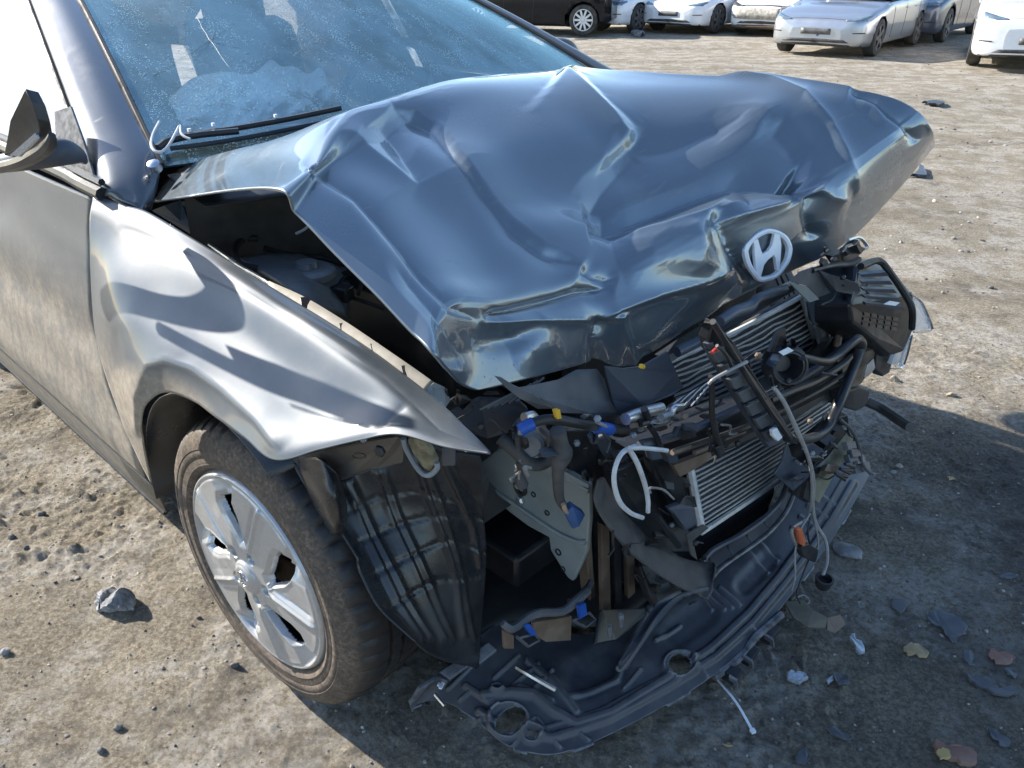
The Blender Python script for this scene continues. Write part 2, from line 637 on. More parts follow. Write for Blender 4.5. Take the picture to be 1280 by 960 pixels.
# ------------------------------------------------------------------ ground
def gmat():
    k = NT("dirt_ground")
    tc = k.tc()
    mid = k.noise(3.2, 8, .68)
    fine = k.noise(95, 10, .82)
    grit = k.noise(300, 6, .75)
    c = k.mix(k.ramp(fine, .38, .62), (.205, .170, .120), (.52, .452, .345))
    pale = k.math('MULTIPLY', k.ramp(mid, .44, .58), k.ramp(k.noise(45, 8, .75), .38, .58))
    c = k.mix(k.math('MULTIPLY', pale, .6), c, (.70, .665, .61))      # salty pale crust
    c = k.mix(k.math('MULTIPLY', k.ramp(k.noise(7, 10, .76), .50, .66), .75), c, (.17, .15, .122))
    c = k.mix(k.math('MULTIPLY', k.ramp(grit, .60, .68), .7), c, (.12, .11, .10))
    c = k.mix(k.math('MULTIPLY', k.ramp(k.noise(190, 4, .7), .60, .68), .6), c, (.66, .62, .55))
    x, y, z = sep(k, tc)
    trk = k.noise(1.1, 6, .62, stretch=(.22, 1.5, 1))
    c = k.mix(k.math('MULTIPLY', k.math('MULTIPLY', k.ramp(trk, .50, .62), k.ramp(k.noise(14, 8, .75), .36, .56)), .55), c, (.17, .145, .11))
    # damp earth ahead of the car, its colour darkened further to deepen the shade
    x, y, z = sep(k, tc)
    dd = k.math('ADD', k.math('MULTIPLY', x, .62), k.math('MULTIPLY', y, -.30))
    damp_shade = k.ramp(k.math('ADD', dd, k.math('MULTIPLY', k.noise(2.2, 7, .65), .9)), .35, 1.0)
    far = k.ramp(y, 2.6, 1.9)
    damp_shade = k.math('MULTIPLY', damp_shade, far)
    wet_shade = k.mix(k.ramp(fine, .34, .66), (.038, .036, .034), (.105, .098, .09))
    wet_shade = k.mix(k.math('MULTIPLY', k.ramp(grit, .58, .68), .6), wet_shade, (.17, .16, .145))
    c = k.mix(k.math('MULTIPLY', damp_shade, .92), c, wet_shade)
    k.set(base=c, rough=k.ramp(damp_shade, 0, 1, .95, .80), spec=.25)
    farm = k.ramp(y, 2.4, 4.5)
    b0 = k.bump(k.math('MULTIPLY', k.math('ADD', k.noise(5.5, 9, .72), k.math('MULTIPLY', k.noise(1.3, 4, .6, stretch=(.35, 1.6, 1)), 1.2)), farm), .9, .06)
    b1 = k.bump(fine, 1.0, .030, b0)
    k.bump(grit, .8, .006, b1)
    return k.m


def axis(lo, hi, step, far_lo, far_hi, grow=1.17):
    a = list(np.arange(lo, hi, step))
    s, x = step, a[-1]
    while x < far_hi:
        s *= grow
        x += s
        a.append(x)
    s, x = step, a[0]
    pre = []
    while x > far_lo:
        s *= grow
        x -= s
        pre.append(x)
    return np.array(pre[::-1] + a)


def ground_h(x, y):
    near = np.clip(1 - (y - 2.6) / 1.0, 0, 1) * np.clip((2.9 - x) / .6, 0, 1) * np.clip((x + 2.2) / .45, 0, 1)
    midr = np.clip(1 - (y - 5) / 12, 0, 1)
    wx, wy = x + .02 * vnoise(x * 20, y * 20, 12), y + .02 * vnoise(x * 20 + 7, y * 20, 13)
    h = .030 * vnoise(x * 1.3, y * 1.3, 1) + .016 * vnoise(x * 4, y * 4, 2)
    rough = np.clip(.55 + 1.6 * vnoise(x * 2.3 + 5, y * 2.3, 17), .15, .85)
    h += .010 * vnoise(x * 2.4 + y * .5, y * 2.2 - x * .4, 15) * midr + .006 * vnoise(x * 11, y * 11, 3) * near
    h += (.0085 * vnoise(wx * 24, wy * 24, 4) + .0095 * vnoise(wx * 47, wy * 47, 5) + .0085 * vnoise(wx * 85, wy * 85, 6) + .0050 * vnoise(x * 115, y * 115, 7)) * near * rough
    # crumbs and clods: only the upper part of a coarse noise stands up
    c = vnoise(wx * 21 + 3, wy * 21, 8) + .7 * vnoise(wx * 43, wy * 43 + 9, 9) + .6 * vnoise(wx * 90, wy * 90 + 9, 10)
    h += np.clip(c - .36, 0, .30) * .055 * near * rough
    # tyre tracks across the yard beyond
    tr = np.sin((y * .9 - x * .12) * 3.2) * .5 + np.sin((y - x * .3) * 1.7)
    h += .018 * tr * np.clip((y - 4) / 3, 0, 1) * np.clip((40 - y) / 20, 0, 1)
    far = np.clip((np.hypot(x, y) - 40) / 60, 0, 1)
    return h * (1 - far) - .008


gx = axis(-1.75, 2.3, .0088, -220, 220)
gy = axis(.42, 2.9, .0088, -160, 320, 1.06)
GX, GY = np.meshgrid(gx, gy)
GZ = ground_h(GX, GY)
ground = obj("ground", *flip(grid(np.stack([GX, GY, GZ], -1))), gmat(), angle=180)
tag(ground, kind="structure")
PEB = simple("pebble", (.21, .19, .165), (.40, .37, .33), .8, .95, scale=12)
PEBD = simple("dark_pebble", (.06, .06, .062), (.15, .145, .14), .7, .9, scale=12)


def stones(name, mat, spots):
    base = []
    ico = bmesh.new()
    bmesh.ops.create_icosphere(ico, subdivisions=1, radius=1)
    iv = np.array([v.co[:] for v in ico.verts])
    fi = [tuple(v.index for v in f.verts) for f in ico.faces]
    ico.free()
    rng = np.random.default_rng(11)
    Vs, Fs, k = [], [], 0
    for (x, y, s) in spots:
        sc = s * rng.uniform(.55, 1.3, 3)
        sc[2] *= .65
        jig = iv * (1 + rng.uniform(-.28, .28, (len(iv), 1)))
        a = rng.uniform(0, 6.28)
        p = jig * sc
        p = np.stack([p[:, 0] * math.cos(a) - p[:, 1] * math.sin(a), p[:, 0] * math.sin(a) + p[:, 1] * math.cos(a), p[:, 2]], 1)
        p += [x, y, float(ground_h(np.array(x), np.array(y))) + sc[2] * .35]
        Vs.append(p)
        Fs += [tuple(i + k for i in f) for f in fi]
        k += len(iv)
    o = obj(name, np.concatenate(Vs), Fs, mat, smooth=False)
    return tag(o, kind="stuff")


rg = np.random.default_rng(5)
sp1, sp2 = [], []
for i in range(9500):
    x, y = rg.uniform(-2.0, 2.6), .45 + 3.4 * rg.random() ** 1.25
    s = .0014 + .0034 * rg.random() ** 2.5 + (.004 if rg.random() < .015 else 0)
    (sp1 if rg.random() < .55 else sp2).append((x, y, s))
for i in range(1500):
    y = 3.5 + 12 * rg.random() ** 1.3
    x = rg.uniform(-.3, 1.0) * y * .75
    s = .004 + .014 * rg.random() ** 4
    (sp1 if rg.random() < .6 else sp2).append((x, y, s))
tag(stones("gravel", PEB, sp1), label="pale pebbles and crumbs of dry earth strewn over the yard", cat="gravel")
tag(stones("gravel", PEBD, sp2), label="dark pebbles and grit strewn over the yard", cat="gravel")

# ------------------------------------------------------------------ the wrecked car
ccen = O2 - OFF[0] * UV - OFF[1] * VV
CAR = empty("wrecked_car", tuple(ccen), YAW, "dark grey sedan with its bonnet crumpled and its whole front torn open", "car")


def part(name, VF, mat, parent=None, smooth=True, angle=40, th=0, bev=0, label=None, kind=None):
    o = obj(name, VF[0], VF[1], mat, parent or CAR, smooth, angle, OFF, th, bev)
    return tag(o, label=label, kind=kind)


HOOD = [[(0.197,0.035,1.097),(0.144,0.126,1.11),(0.077,0.239,1.147),(0.025,0.381,1.153),(-0.017,0.5,1.158),(-0.062,0.635,1.159),(-0.114,0.828,1.149),(-0.139,0.949,1.142),(-0.155,1.038,1.137),(-0.163,1.093,1.133)],[(0.259,0.042,1.071),(0.185,0.138,1.097),(0.135,0.242,1.104),(0.088,0.384,1.119),(0.064,0.516,1.125),(0.054,0.677,1.128),(0.058,0.871,1.124),(0.071,1.087,1.124),(0.081,1.187,1.127),(0.084,1.234,1.132)],[(0.33,0.043,1.037),(0.256,0.143,1.072),(0.225,0.269,1.058),(0.19,0.4,1.082),(0.183,0.541,1.066),(0.193,0.712,1.06),(0.219,0.888,1.054),(0.277,1.219,1.105),(0.299,1.324,1.119),(0.3,1.358,1.128)],[(0.417,0.044,0.999),(0.337,0.137,1.032),(0.308,0.283,1.002),(0.273,0.392,1.019),(0.272,0.551,0.993),(0.287,0.721,0.993),(0.311,0.904,1.005),(0.38,1.27,1.086),(0.415,1.393,1.105),(0.419,1.43,1.116)],[(0.486,0.042,0.969),(0.401,0.138,0.999),(0.382,0.279,0.956),(0.353,0.409,0.97),(0.348,0.573,0.955),(0.353,0.715,0.938),(0.38,0.952,0.976),(0.452,1.275,1.037),(0.49,1.429,1.074),(0.5,1.486,1.094)],[(0.533,0.042,0.95),(0.455,0.143,0.968),(0.437,0.273,0.924),(0.425,0.417,0.906),(0.429,0.554,0.895),(0.443,0.766,0.919),(0.481,1.055,0.953),(0.517,1.256,0.98),(0.548,1.456,1.034),(0.556,1.527,1.06)],[(0.502,0.105,0.879),(0.453,0.198,0.894),(0.454,0.328,0.843),(0.454,0.46,0.824),(0.464,0.605,0.812),(0.475,0.796,0.826),(0.506,1.039,0.857),(0.535,1.264,0.911),(0.565,1.522,0.998),(0.577,1.583,1.013)],[(0.499,0.141,0.852),(0.487,0.204,0.831),(0.467,0.334,0.795),(0.454,0.472,0.76),(0.458,0.558,0.724),(0.446,0.775,0.731),(0.474,1.047,0.753),(0.526,1.291,0.787),(0.547,1.508,0.871),(0.559,1.694,0.961)]]
FENDER = [[(-0.417,0.018,0.975),(-0.381,0.029,0.974),(-0.327,0.042,0.969),(-0.268,0.057,0.964),(-0.136,0.074,0.937),(-0.016,0.085,0.913),(0.101,0.093,0.894),(0.192,0.097,0.882),(0.271,0.099,0.871),(0.335,0.099,0.862),(0.403,0.097,0.851),(0.472,0.094,0.839),(0.537,0.085,0.826),(0.582,0.077,0.817)],[(-0.388,-0.013,0.92),(-0.349,-0.003,0.926),(-0.304,0.009,0.93),(-0.238,0.024,0.929),(-0.127,0.041,0.918),(-0.003,0.054,0.905),(0.11,0.058,0.892),(0.204,0.061,0.883),(0.282,0.063,0.873),(0.349,0.063,0.862),(0.41,0.065,0.851),(0.479,0.063,0.835),(0.544,0.067,0.829),(0.591,0.068,0.825)],[(-0.339,-0.065,0.737),(-0.298,-0.056,0.804),(-0.258,-0.044,0.85),(-0.209,-0.024,0.873),(-0.119,-0.0,0.875),(0.007,0.019,0.862),(0.117,0.024,0.844),(0.216,0.024,0.83),(0.29,0.022,0.822),(0.356,0.031,0.826),(0.412,0.041,0.833),(0.472,0.048,0.832),(0.543,0.057,0.83),(0.596,0.064,0.828)],[(-0.289,-0.076,0.593),(-0.245,-0.078,0.689),(-0.202,-0.072,0.767),(-0.17,-0.063,0.805),(-0.102,-0.04,0.826),(0.012,-0.019,0.825),(0.111,-0.012,0.813),(0.214,-0.014,0.796),(0.291,-0.019,0.784),(0.353,-0.002,0.8),(0.413,0.018,0.818),(0.47,0.036,0.83),(0.544,0.05,0.83),(0.6,0.061,0.831)],[(-0.255,-0.074,0.501),(-0.2,-0.084,0.606),(-0.153,-0.089,0.686),(-0.123,-0.087,0.733),(-0.076,-0.07,0.774),(0.023,-0.046,0.789),(0.108,-0.041,0.782),(0.207,-0.043,0.769),(0.288,-0.051,0.754),(0.354,-0.024,0.781),(0.415,0.003,0.809),(0.468,0.026,0.828),(0.546,0.043,0.829),(0.604,0.058,0.833)],[(-0.235,-0.069,0.448),(-0.177,-0.083,0.571),(-0.13,-0.088,0.65),(-0.094,-0.084,0.695),(-0.04,-0.069,0.729),(0.045,-0.061,0.74),(0.115,-0.062,0.74),(0.205,-0.063,0.74),(0.286,-0.062,0.737),(0.358,-0.031,0.772),(0.418,-0.004,0.801),(0.473,0.019,0.823),(0.546,0.037,0.827),(0.607,0.055,0.836)]]
LINER = [[(0.17,0.024,0.635),(0.207,0.088,0.648),(0.24,0.146,0.653),(0.274,0.205,0.641),(0.302,0.252,0.608),(0.33,0.298,0.558)],[(0.207,0.025,0.596),(0.229,0.08,0.586),(0.257,0.141,0.568),(0.287,0.204,0.541),(0.312,0.257,0.508),(0.337,0.303,0.469)],[(0.252,0.03,0.551),(0.268,0.085,0.52),(0.288,0.144,0.487),(0.31,0.207,0.454),(0.327,0.259,0.423),(0.346,0.299,0.381)],[(0.303,0.035,0.498),(0.314,0.088,0.453),(0.324,0.145,0.417),(0.337,0.204,0.378),(0.348,0.253,0.342),(0.355,0.284,0.307)],[(0.358,0.036,0.437),(0.36,0.086,0.389),(0.363,0.14,0.347),(0.367,0.193,0.304),(0.369,0.234,0.267),(0.37,0.258,0.231)],[(0.42,0.061,0.384),(0.41,0.092,0.325),(0.402,0.124,0.276),(0.395,0.167,0.225),(0.389,0.202,0.188),(0.385,0.226,0.158)]]


# ---- bonnet -------------------------------------------------------
hr = np.array(HOOD)
rear = hr[0] + np.array([-.13, 0, -.04])
rear[0] = C(190, 252, v=.105)
rear[1] = C(232, 206, v=.21)
hr = np.concatenate([rear[None], hr])
HP = refine(hr, 30, 30)


def crease(P, line, kind, amp, w, w2=None, fade=.12):
    px = proj_c(P)
    d, side, t = polydist(px, line)
    env = np.clip(t / fade, 0, 1) * np.clip((1 - t) / fade, 0, 1) if fade else np.ones_like(t)
    env = env ** .7
    ww = np.where(side > 0, w, w2 or w)
    if kind == 'V':
        f = np.exp(-d / ww)
    elif kind == 'G':
        f = np.exp(-(d / ww) ** 2)
    elif kind == 'S':
        f = np.tanh(d * side / (ww * .35)) * np.exp(-(d / ww) ** 2)
    return amp * env * f


NH = gridnormals(HP)
if NH[80, 80, 2] < 0:
    NH = -NH
CREASES = [
    ([(378, 203), (445, 246), (490, 295), (535, 348), (568, 382), (600, 402)], 'V', -.009, 5, 16, .1),
    ([(490, 320), (530, 368), (560, 408), (572, 440), (570, 462)], 'G', -.010, 15, None, .2),
    ([(488, 130), (540, 155), (575, 198), (605, 243), (640, 283), (682, 312), (728, 331)], 'V', -.018, 26, 6, .1),
    ([(560, 180), (600, 235), (640, 283)], 'G', .006, 16, None, .3),
    ([(418, 156), (470, 198), (522, 230)], 'V', .016, 26, None, .2),
    ([(470, 150), (500, 185), (522, 228)], 'V', -.014, 20, None, .25),
    ([(702, 88), (735, 120), (765, 150), (790, 178)], 'V', .024, 34, 14, .08),
    ([(765, 172), (790, 182), (812, 187), (845, 180), (890, 160), (930, 142)], 'V', -.020, 26, None, .2),
    ([(800, 190), (775, 215), (752, 245), (735, 280)], 'V', -.024, 34, None, .25),
    ([(735, 283), (780, 278), (850, 251), (915, 226), (948, 224), (1010, 236)], 'V', -.034, 13, 22, .1),
    ([(745, 262), (800, 252), (860, 232), (920, 205)], 'G', .006, 22, None, .25),
    ([(768, 300), (830, 290), (880, 270), (935, 250)], 'V', .014, 12, 26, .15),
    ([(748, 401), (768, 388), (820, 368), (880, 350), (915, 335)], 'V', .014, 9, 16, .1),
    ([(600, 403), (680, 400), (750, 400)], 'V', .008, 6, 10, .15),
    ([(603, 397), (650, 383), (700, 371), (727, 362), (765, 361)], 'V', -.015, 9, 7, .12),
    ([(727, 332), (745, 345), (770, 352)], 'V', -.010, 8, None, .2),
    ([(752, 398), (747, 425), (750, 456)], 'V', -.014, 8, 6, .05),
    ([(770, 392), (782, 425), (790, 458)], 'V', .010, 9, None, .05),
    ([(590, 430), (640, 425), (680, 400)], 'G', -.008, 12, None, .3),
    ([(900, 90), (960, 100), (1005, 117), (1035, 152), (1055, 190), (1067, 222), (1071, 246)], 'V', .010, 5, 12, .08),
    ([(1062, 110), (1100, 125), (1130, 150), (1147, 178)], 'V', -.014, 9, 7, .12),
    ([(1066, 118), (1092, 132), (1105, 150), (1140, 172)], 'G', .006, 9, None, .2),
    ([(955, 150), (985, 170), (1002, 200), (1000, 232)], 'V', -.024, 22, None, .2),
    ([(930, 130), (960, 138), (990, 150), (1012, 175)], 'V', .010, 16, None, .25),
    ([(990, 212), (1003, 222), (1016, 240)], 'V', -.040, 10, None, .1),
    ([(1012, 232), (1036, 246), (1062, 252)], 'V', .012, 12, None, .2),
    ([(1014, 240), (1012, 268), (1018, 300)], 'V', -.016, 12, 8, .1),
    ([(890, 266), (905, 281), (917, 308), (930, 335), (944, 356)], 'V', -.020, 7, 10, .08),
    ([(868, 280), (872, 310), (868, 345)], 'G', .010, 14, None, .25),
    ([(905, 275), (950, 262), (1005, 246)], 'V', .012, 9, None, .2),
    ([(800, 440), (850, 410), (900, 378)], 'G', .008, 14, None, .2),
    ([(775, 330), (830, 315), (890, 300)], 'G', .018, 34, None, .3),
    ([(640, 440), (700, 425)], 'G', .010, 26, None, .3),
]
disp = np.zeros(HP.shape[:2])
fine = np.zeros(HP.shape[:2])
for L, kd, a, w, w2, fd in CREASES:
    if w >= 13:
        disp += crease(HP, L, kd, a, w, w2, fd)
    else:
        fine += crease(HP, L, kd, a * (1.25 if kd == 'V' else 1), w, w2, fd)
px = proj_c(HP)
disp += .0006 * vnoise(px[..., 0] / 34, px[..., 1] / 34, 21)
HP2 = HP + NH * disp[..., None]


def flatten_sheet(P, rounds=2, nit=30, vit=12, sig=.05):
    """bilateral filtering of the face normals: sheet metal folds into flat facets with sharp creases"""
    P = P.copy()
    for _ in range(rounds):
        n = np.cross(P[1:, 1:] - P[:-1, :-1], P[:-1, 1:] - P[1:, :-1])
        n /= np.linalg.norm(n, axis=-1, keepdims=True) + 1e-12
        for _ in range(nit):
            acc = n * 1.0
            q = np.pad(n, ((2, 2), (2, 2), (0, 0)), mode='edge')
            for di in (-2, 0, 2):
                for dj in (-2, 0, 2):
                    if di or dj:
                        m = q[2 + di:2 + di + n.shape[0], 2 + dj:2 + dj + n.shape[1]]
                        acc = acc + m * np.exp(-((m - n) ** 2).sum(-1, keepdims=True) / (2 * sig * sig))
            n = acc / (np.linalg.norm(acc, axis=-1, keepdims=True) + 1e-12)
        for _ in range(vit):
            c = (P[1:, 1:] + P[:-1, :-1] + P[:-1, 1:] + P[1:, :-1]) / 4
            d = np.zeros_like(P)
            for a, b in ((0, 0), (0, 1), (1, 0), (1, 1)):
                sl = (slice(a, P.shape[0] - 1 + a), slice(b, P.shape[1] - 1 + b))
                d[sl] += n * ((c - P[sl]) * n).sum(-1, keepdims=True)
            P[1:-1, 1:-1] += d[1:-1, 1:-1] / 4
    return P


HP2 = flatten_sheet(HP2) + NH * fine[..., None]
hv, hf = grid(HP2)
if np.cross(HP2[81, 80] - HP2[80, 80], HP2[80, 81] - HP2[80, 80])[2] > 0:
    hf = [tuple(reversed(f)) for f in hf]
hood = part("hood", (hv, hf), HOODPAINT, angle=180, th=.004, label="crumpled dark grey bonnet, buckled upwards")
HBVH = BVHTree.FromPolygons([tuple(p) for p in hv], hf)


def hit(bvh, px, py, lift=0.0):
    d = ray_c(px, py)
    loc, n, i, dist = bvh.ray_cast(Vector(OC), Vector(d).normalized())
    if loc is None:
        return None, None
    n = np.array(n)
    if n @ d > 0:
        n = -n
    return np.array(loc) + n * lift, n


def onto(bvh, pts, lift, th, scale=1.0, org=(0, 0)):
    """a plate whose outline lies on a surface already built"""
    top, nn = [], []
    for x, y in pts:
        p, n = hit(bvh, org[0] + x * scale, org[1] + y * scale)
        if p is None:
            continue
        top.append(p)
        nn.append(n)
    n = np.mean(nn, 0)
    n /= np.linalg.norm(n)
    T = np.array(top) + n * lift
    k = len(T)
    V = np.concatenate([T, T - n * th])
    F = [tuple(range(k)), tuple(reversed(range(k, 2 * k)))] + [(i, i + k, (i + 1) % k + k, (i + 1) % k) for i in range(k)]
    return V, F


# ---- badge on the bonnet: an oval ring with a slanted H ------------
S4, O4 = .15625, (820, 260)
ring_o = [(705, 340), (730, 285), (800, 215), (850, 185), (900, 168), (950, 172), (1000, 190), (1045, 220), (1070, 255), (1088, 300), (1092, 345), (1075, 420), (1045, 470), (1000, 530), (950, 568), (900, 582), (835, 590), (790, 545), (745, 480), (718, 410)]
cx, cy = 905, 375
ring_i = [(cx + (x - cx) * .83, cy + (y - cy) * .83) for x, y in ring_o]
hshape = [(782, 272), (815, 248), (838, 330), (853, 370), (900, 342), (928, 300), (950, 205), (990, 200), (1002, 300), (995, 420), (985, 505), (968, 500), (955, 402), (942, 378), (895, 415), (865, 455), (838, 552), (815, 562), (798, 480), (790, 380)]
bc, bn = hit(HBVH, 958, 321)
ex = hit(HBVH, 975, 330)[0] - bc
bn = np.mean([q for q in (hit(HBVH, 820 + x * S4, 260 + y * S4)[1] for x, y in ring_o) if q is not None], 0)
bn /= np.linalg.norm(bn)
bn = bn + .45 * np.array([.45, -.45, .75])
bn /= np.linalg.norm(bn)
bpl = (bn, bn @ bc + .020)


def badge_pt(x, y):
    return C(O4[0] + x * S4, O4[1] + y * S4, pl=bpl)


ro, ri = np.array([badge_pt(*p) for p in ring_o]), np.array([badge_pt(*p) for p in ring_i])
ro, ri = cr(np.concatenate([ro, ro[:1]]), 3)[:-1], cr(np.concatenate([ri, ri[:1]]), 3)[:-1]
k_ = len(ro)
prof = np.stack([ro - bn * .009, ro, (ro + ri) / 2 + bn * .0025, ri, ri - bn * .009], 0)
V, F = grid(prof.transpose(0, 1, 2), closed=True)
emblem = part("emblem", (V, F), BADGE, hood, angle=50)
part("emblem_letter", shard([badge_pt(*p) + bn * .001 for p in hshape], .009, bn), BADGE, hood, smooth=False, bev=.0012)

# ---- right fender ----------------------------------------------------
FPX = refine(FENDER, 10, 12)
NF = gridnormals(FPX)
if NF[20, 40] @ np.array([0, -1, 0]) < 0:
    NF = -NF
fd = np.zeros(FPX.shape[:2])
fd += crease(FPX, [(150, 285), (230, 318), (315, 366), (375, 405), (427, 440), (480, 474), (512, 502), (547, 536), (580, 552)], 'V', -.003, 5, 9, .06)
fd += crease(FPX, [(470, 540), (495, 520), (512, 503)], 'V', -.003, 6, None, .2)
fd += crease(FPX, [(174, 545), (172, 495), (186, 458), (210, 450), (242, 461), (279, 487), (321, 524), (352, 562)], 'V', .005, 6, 9, .04)
fd += crease(FPX, [(118, 395), (160, 400), (200, 420), (225, 450)], 'G', .002, 16, None, .2)
fd += crease(FPX, [(325, 545), (350, 525), (400, 522), (450, 545)], 'G', -.0008, 22, None, .2)
fd += .0003 * vnoise(proj_c(FPX)[..., 0] / 45, proj_c(FPX)[..., 1] / 45, 31)
FPX = FPX + NF * fd[..., None]
fv_, ff_ = grid(FPX)
if np.cross(FPX[21, 40] - FPX[20, 40], FPX[20, 41] - FPX[20, 40]) @ np.array([0, -1.0, 0]) < 0:
    ff_ = [tuple(reversed(f)) for f in ff_]
fender = part("fender", (fv_, ff_), PAINT, angle=60, th=.003)
FBVH = BVHTree.FromPolygons([tuple(p) for p in fv_], ff_)

# ---- front wheel -----------------------------------------------------
def wheel_frame(c, yaw):
    a = np.array([math.sin(yaw), -math.cos(yaw), 0])       # outward axle (car right side)
    t = np.array([math.cos(yaw), math.sin(yaw), 0])
    return np.array(c, float), a, t, np.array([0, 0, 1.0])


def tyre_mesh(fr, seg=288):
    c, a, t, b = fr
    prof = [(-.205, .218), (-.208, .245), (-.204, .275), (-.196, .296), (-.178, .309), (-.160, .314),
            (-.142, .3155), (-.140, .308), (-.134, .308), (-.132, .316), (-.112, .3165), (-.110, .308), (-.104, .308), (-.102, .3165),
            (-.082, .3165), (-.080, .308), (-.074, .308), (-.072, .316), (-.050, .315), (-.034, .312), (-.024, .308), (-.012, .301), (-.003, .291), (.004, .276), (.0065, .266), (.005, .264), (.0065, .262), (.006, .250), (.0045, .248), (.0055, .246), (.003, .236), (.0045, .233), (.001, .226), (-.006, .220), (-.016, .214)]
    V, F = lathe(prof, seg, c, a, t, b)
    V = V.reshape(len(prof), seg, 3)
    ang = np.arange(seg)
    for i in range(4, 24):
        x = prof[i][0]
        per = 6
        cut = ((ang + (2 if i < 12 else 0)) % per == 0)
        depth = .0075 if (x < -.15 or x > -.05) else (.004 if (i % 3) else .002)
        if i > 20:
            depth = .004 * (24 - i) / 3
            cut = (ang % per == 0)
        rad = V[i] - c - a * ((V[i] - c) @ a)[:, None]
        V[i] = np.where(cut[:, None], V[i] - rad / np.linalg.norm(rad, axis=1, keepdims=True) * depth, V[i])
    return V.reshape(-1, 3), F


def cover_mesh(fr, NT_=900, NR=130, phase=68.0):
    """five broad blades with bright bevels, five see-through openings between them"""
    c, a, t, b = fr
    r = np.concatenate([np.linspace(.0, .2045, NR - 5), [.207, .210, .2135, .2165, .2185]])
    th = np.arange(NT_) * 2 * math.pi / NT_
    RR, TH = np.meshgrid(r, th, indexing='ij')
    ph = (np.degrees(TH) - phase) % 72 - 36 * 0            # 0 .. 72 : blade axis at 0, opening near 36
    ph = np.where(ph > 36, ph - 72, ph)                    # -36 .. 36
    q = (np.degrees(TH) - phase) % 72 - 36                 # opening centred at 0
    w = q * np.pi / 180 * RR                               # metres across the opening
    # opening: a skewed rounded triangle
    rc, skew = .128, (RR - .128) * .34
    wo = w - skew
    half = .008 + .016 * np.clip((RR - .082) / .05, 0, 1) * np.clip((.178 - RR) / .02, 0, 1)
    edge = np.abs(wo) - half
    edge = np.maximum(edge, np.maximum(.080 - RR, RR - .163))
    h = .004 + .010 * np.clip((.19 - RR) / .16, 0, 1)
    # bevel down into the opening, long on one side
    lead = np.where(wo > 0, .016, .007)
    bev = np.clip(1 - edge / lead, 0, 1)
    h -= .017 * bev ** 1.5
    # facet between blade pairs out at the rim
    hw = np.clip((RR - .118) * .50, 1e-4, 1)
    out = np.clip(1 - np.abs(w - .004) / hw, 0, 1) * np.clip((RR - .118) / .06, 0, 1)
    h -= .020 * out * (RR < .203)
    h += .0030 * np.clip(1 - np.abs(edge - .006) / .004, 0, 1) * (RR < .17)
    # blade crease
    bl = ph * np.pi / 180 * RR
    h += .0045 * np.clip(1 - np.abs(bl - .004) / .006, 0, 1) * np.clip((RR - .06) / .03, 0, 1)
    h -= .006 * np.clip(1 - np.abs(bl - .020) / .008, 0, 1) * np.clip((RR - .07) / .03, 0, 1) * np.clip((.20 - RR) / .02, 0, 1)
    h += .16 * np.clip(.022 - np.abs(bl - .004), 0, .03) * np.clip((RR - .05) / .04, 0, 1) * np.clip((.2035 - RR) / .012, 0, 1)
    # hub and nut pockets
    h = np.where(RR < .036, .020 + .004 * np.clip((.030 - RR) / .004, 0, 1), h)
    for kq in range(5):
        an = math.radians(phase + 72 * kq)
        d = np.hypot(RR * np.cos(TH) - .056 * math.cos(an), RR * np.sin(TH) - .056 * math.sin(an))
        h -= .018 * np.clip((.0125 - d) / .003, 0, 1)
    rim = RR > .2035
    h = np.where(rim, .006 - 9 * (RR - .2105) ** 2 * 30, h)
    for _ in range(2):
        h = (h + np.roll(h, 1, 1) + np.roll(h, -1, 1)) / 3
        h[1:-1] = (h[1:-1] * 2 + h[:-2] + h[2:]) / 4
    P = c + a * h[..., None] + RR[..., None] * (np.cos(TH)[..., None] * t + np.sin(TH)[..., None] * b)
    V, F = grid(P, closed=True)
    keep = (edge > .0006).reshape(-1)
    F = [f for f in F if all(keep[i] for i in f)]
    return V, F


WY = R(2.5)
WC = (0.004, -.004, .316)
wf = wheel_frame(WC, WY)
wheel_root = part("wheel", tyre_mesh(wf), TYRE, angle=50)
wheel_root.data.name = "tyre"
cov = part("wheel_cover", cover_mesh(wf), COVER, wheel_root, angle=60)
c_, a_, t_, b_ = wf
part("steel_rim", lathe([(-.016, .217), (-.03, .208), (-.06, .198), (-.10, .196), (-.12, .19)], 96, c_, a_, t_, b_), DARKMET, wheel_root)
part("brake_disc_or_shade", join(lathe([(-.075, .02), (-.075, .132), (-.092, .135), (-.092, .02)], 72, c_, a_, t_, b_), box(c_ - a_ * .075 - t_ * .09, t_ * .045, b_ * .075, a_ * .035)), DISC, wheel_root, bev=.004)
for i in range(5):
    an = R(68 + 72 * i)
    p = c_ + .056 * (math.cos(an) * t_ + math.sin(an) * b_)
    part("wheel_nut", lathe([(-.02, .0085), (.0045, .0085), (.0075, .006), (.0075, .0)], 6, p, a_, t_, b_), CHROME, wheel_root, smooth=False)
part("hub_badge", join(lathe([(.0235, .0185), (.026, .0175), (.026, .0145), (.0235, .0135)], 40, c_, a_, t_, b_),
                       box(c_ + a_ * .025 - t_ * .006, t_ * .0018 + b_ * .0005, b_ * .011, a_ * .0015),
                       box(c_ + a_ * .025 + t_ * .006, t_ * .0018 + b_ * .0005, b_ * .011, a_ * .0015),
                       box(c_ + a_ * .025, t_ * .0065 + b_ * .004, b_ * .0016, a_ * .0012)), CHROME, wheel_root, smooth=False)

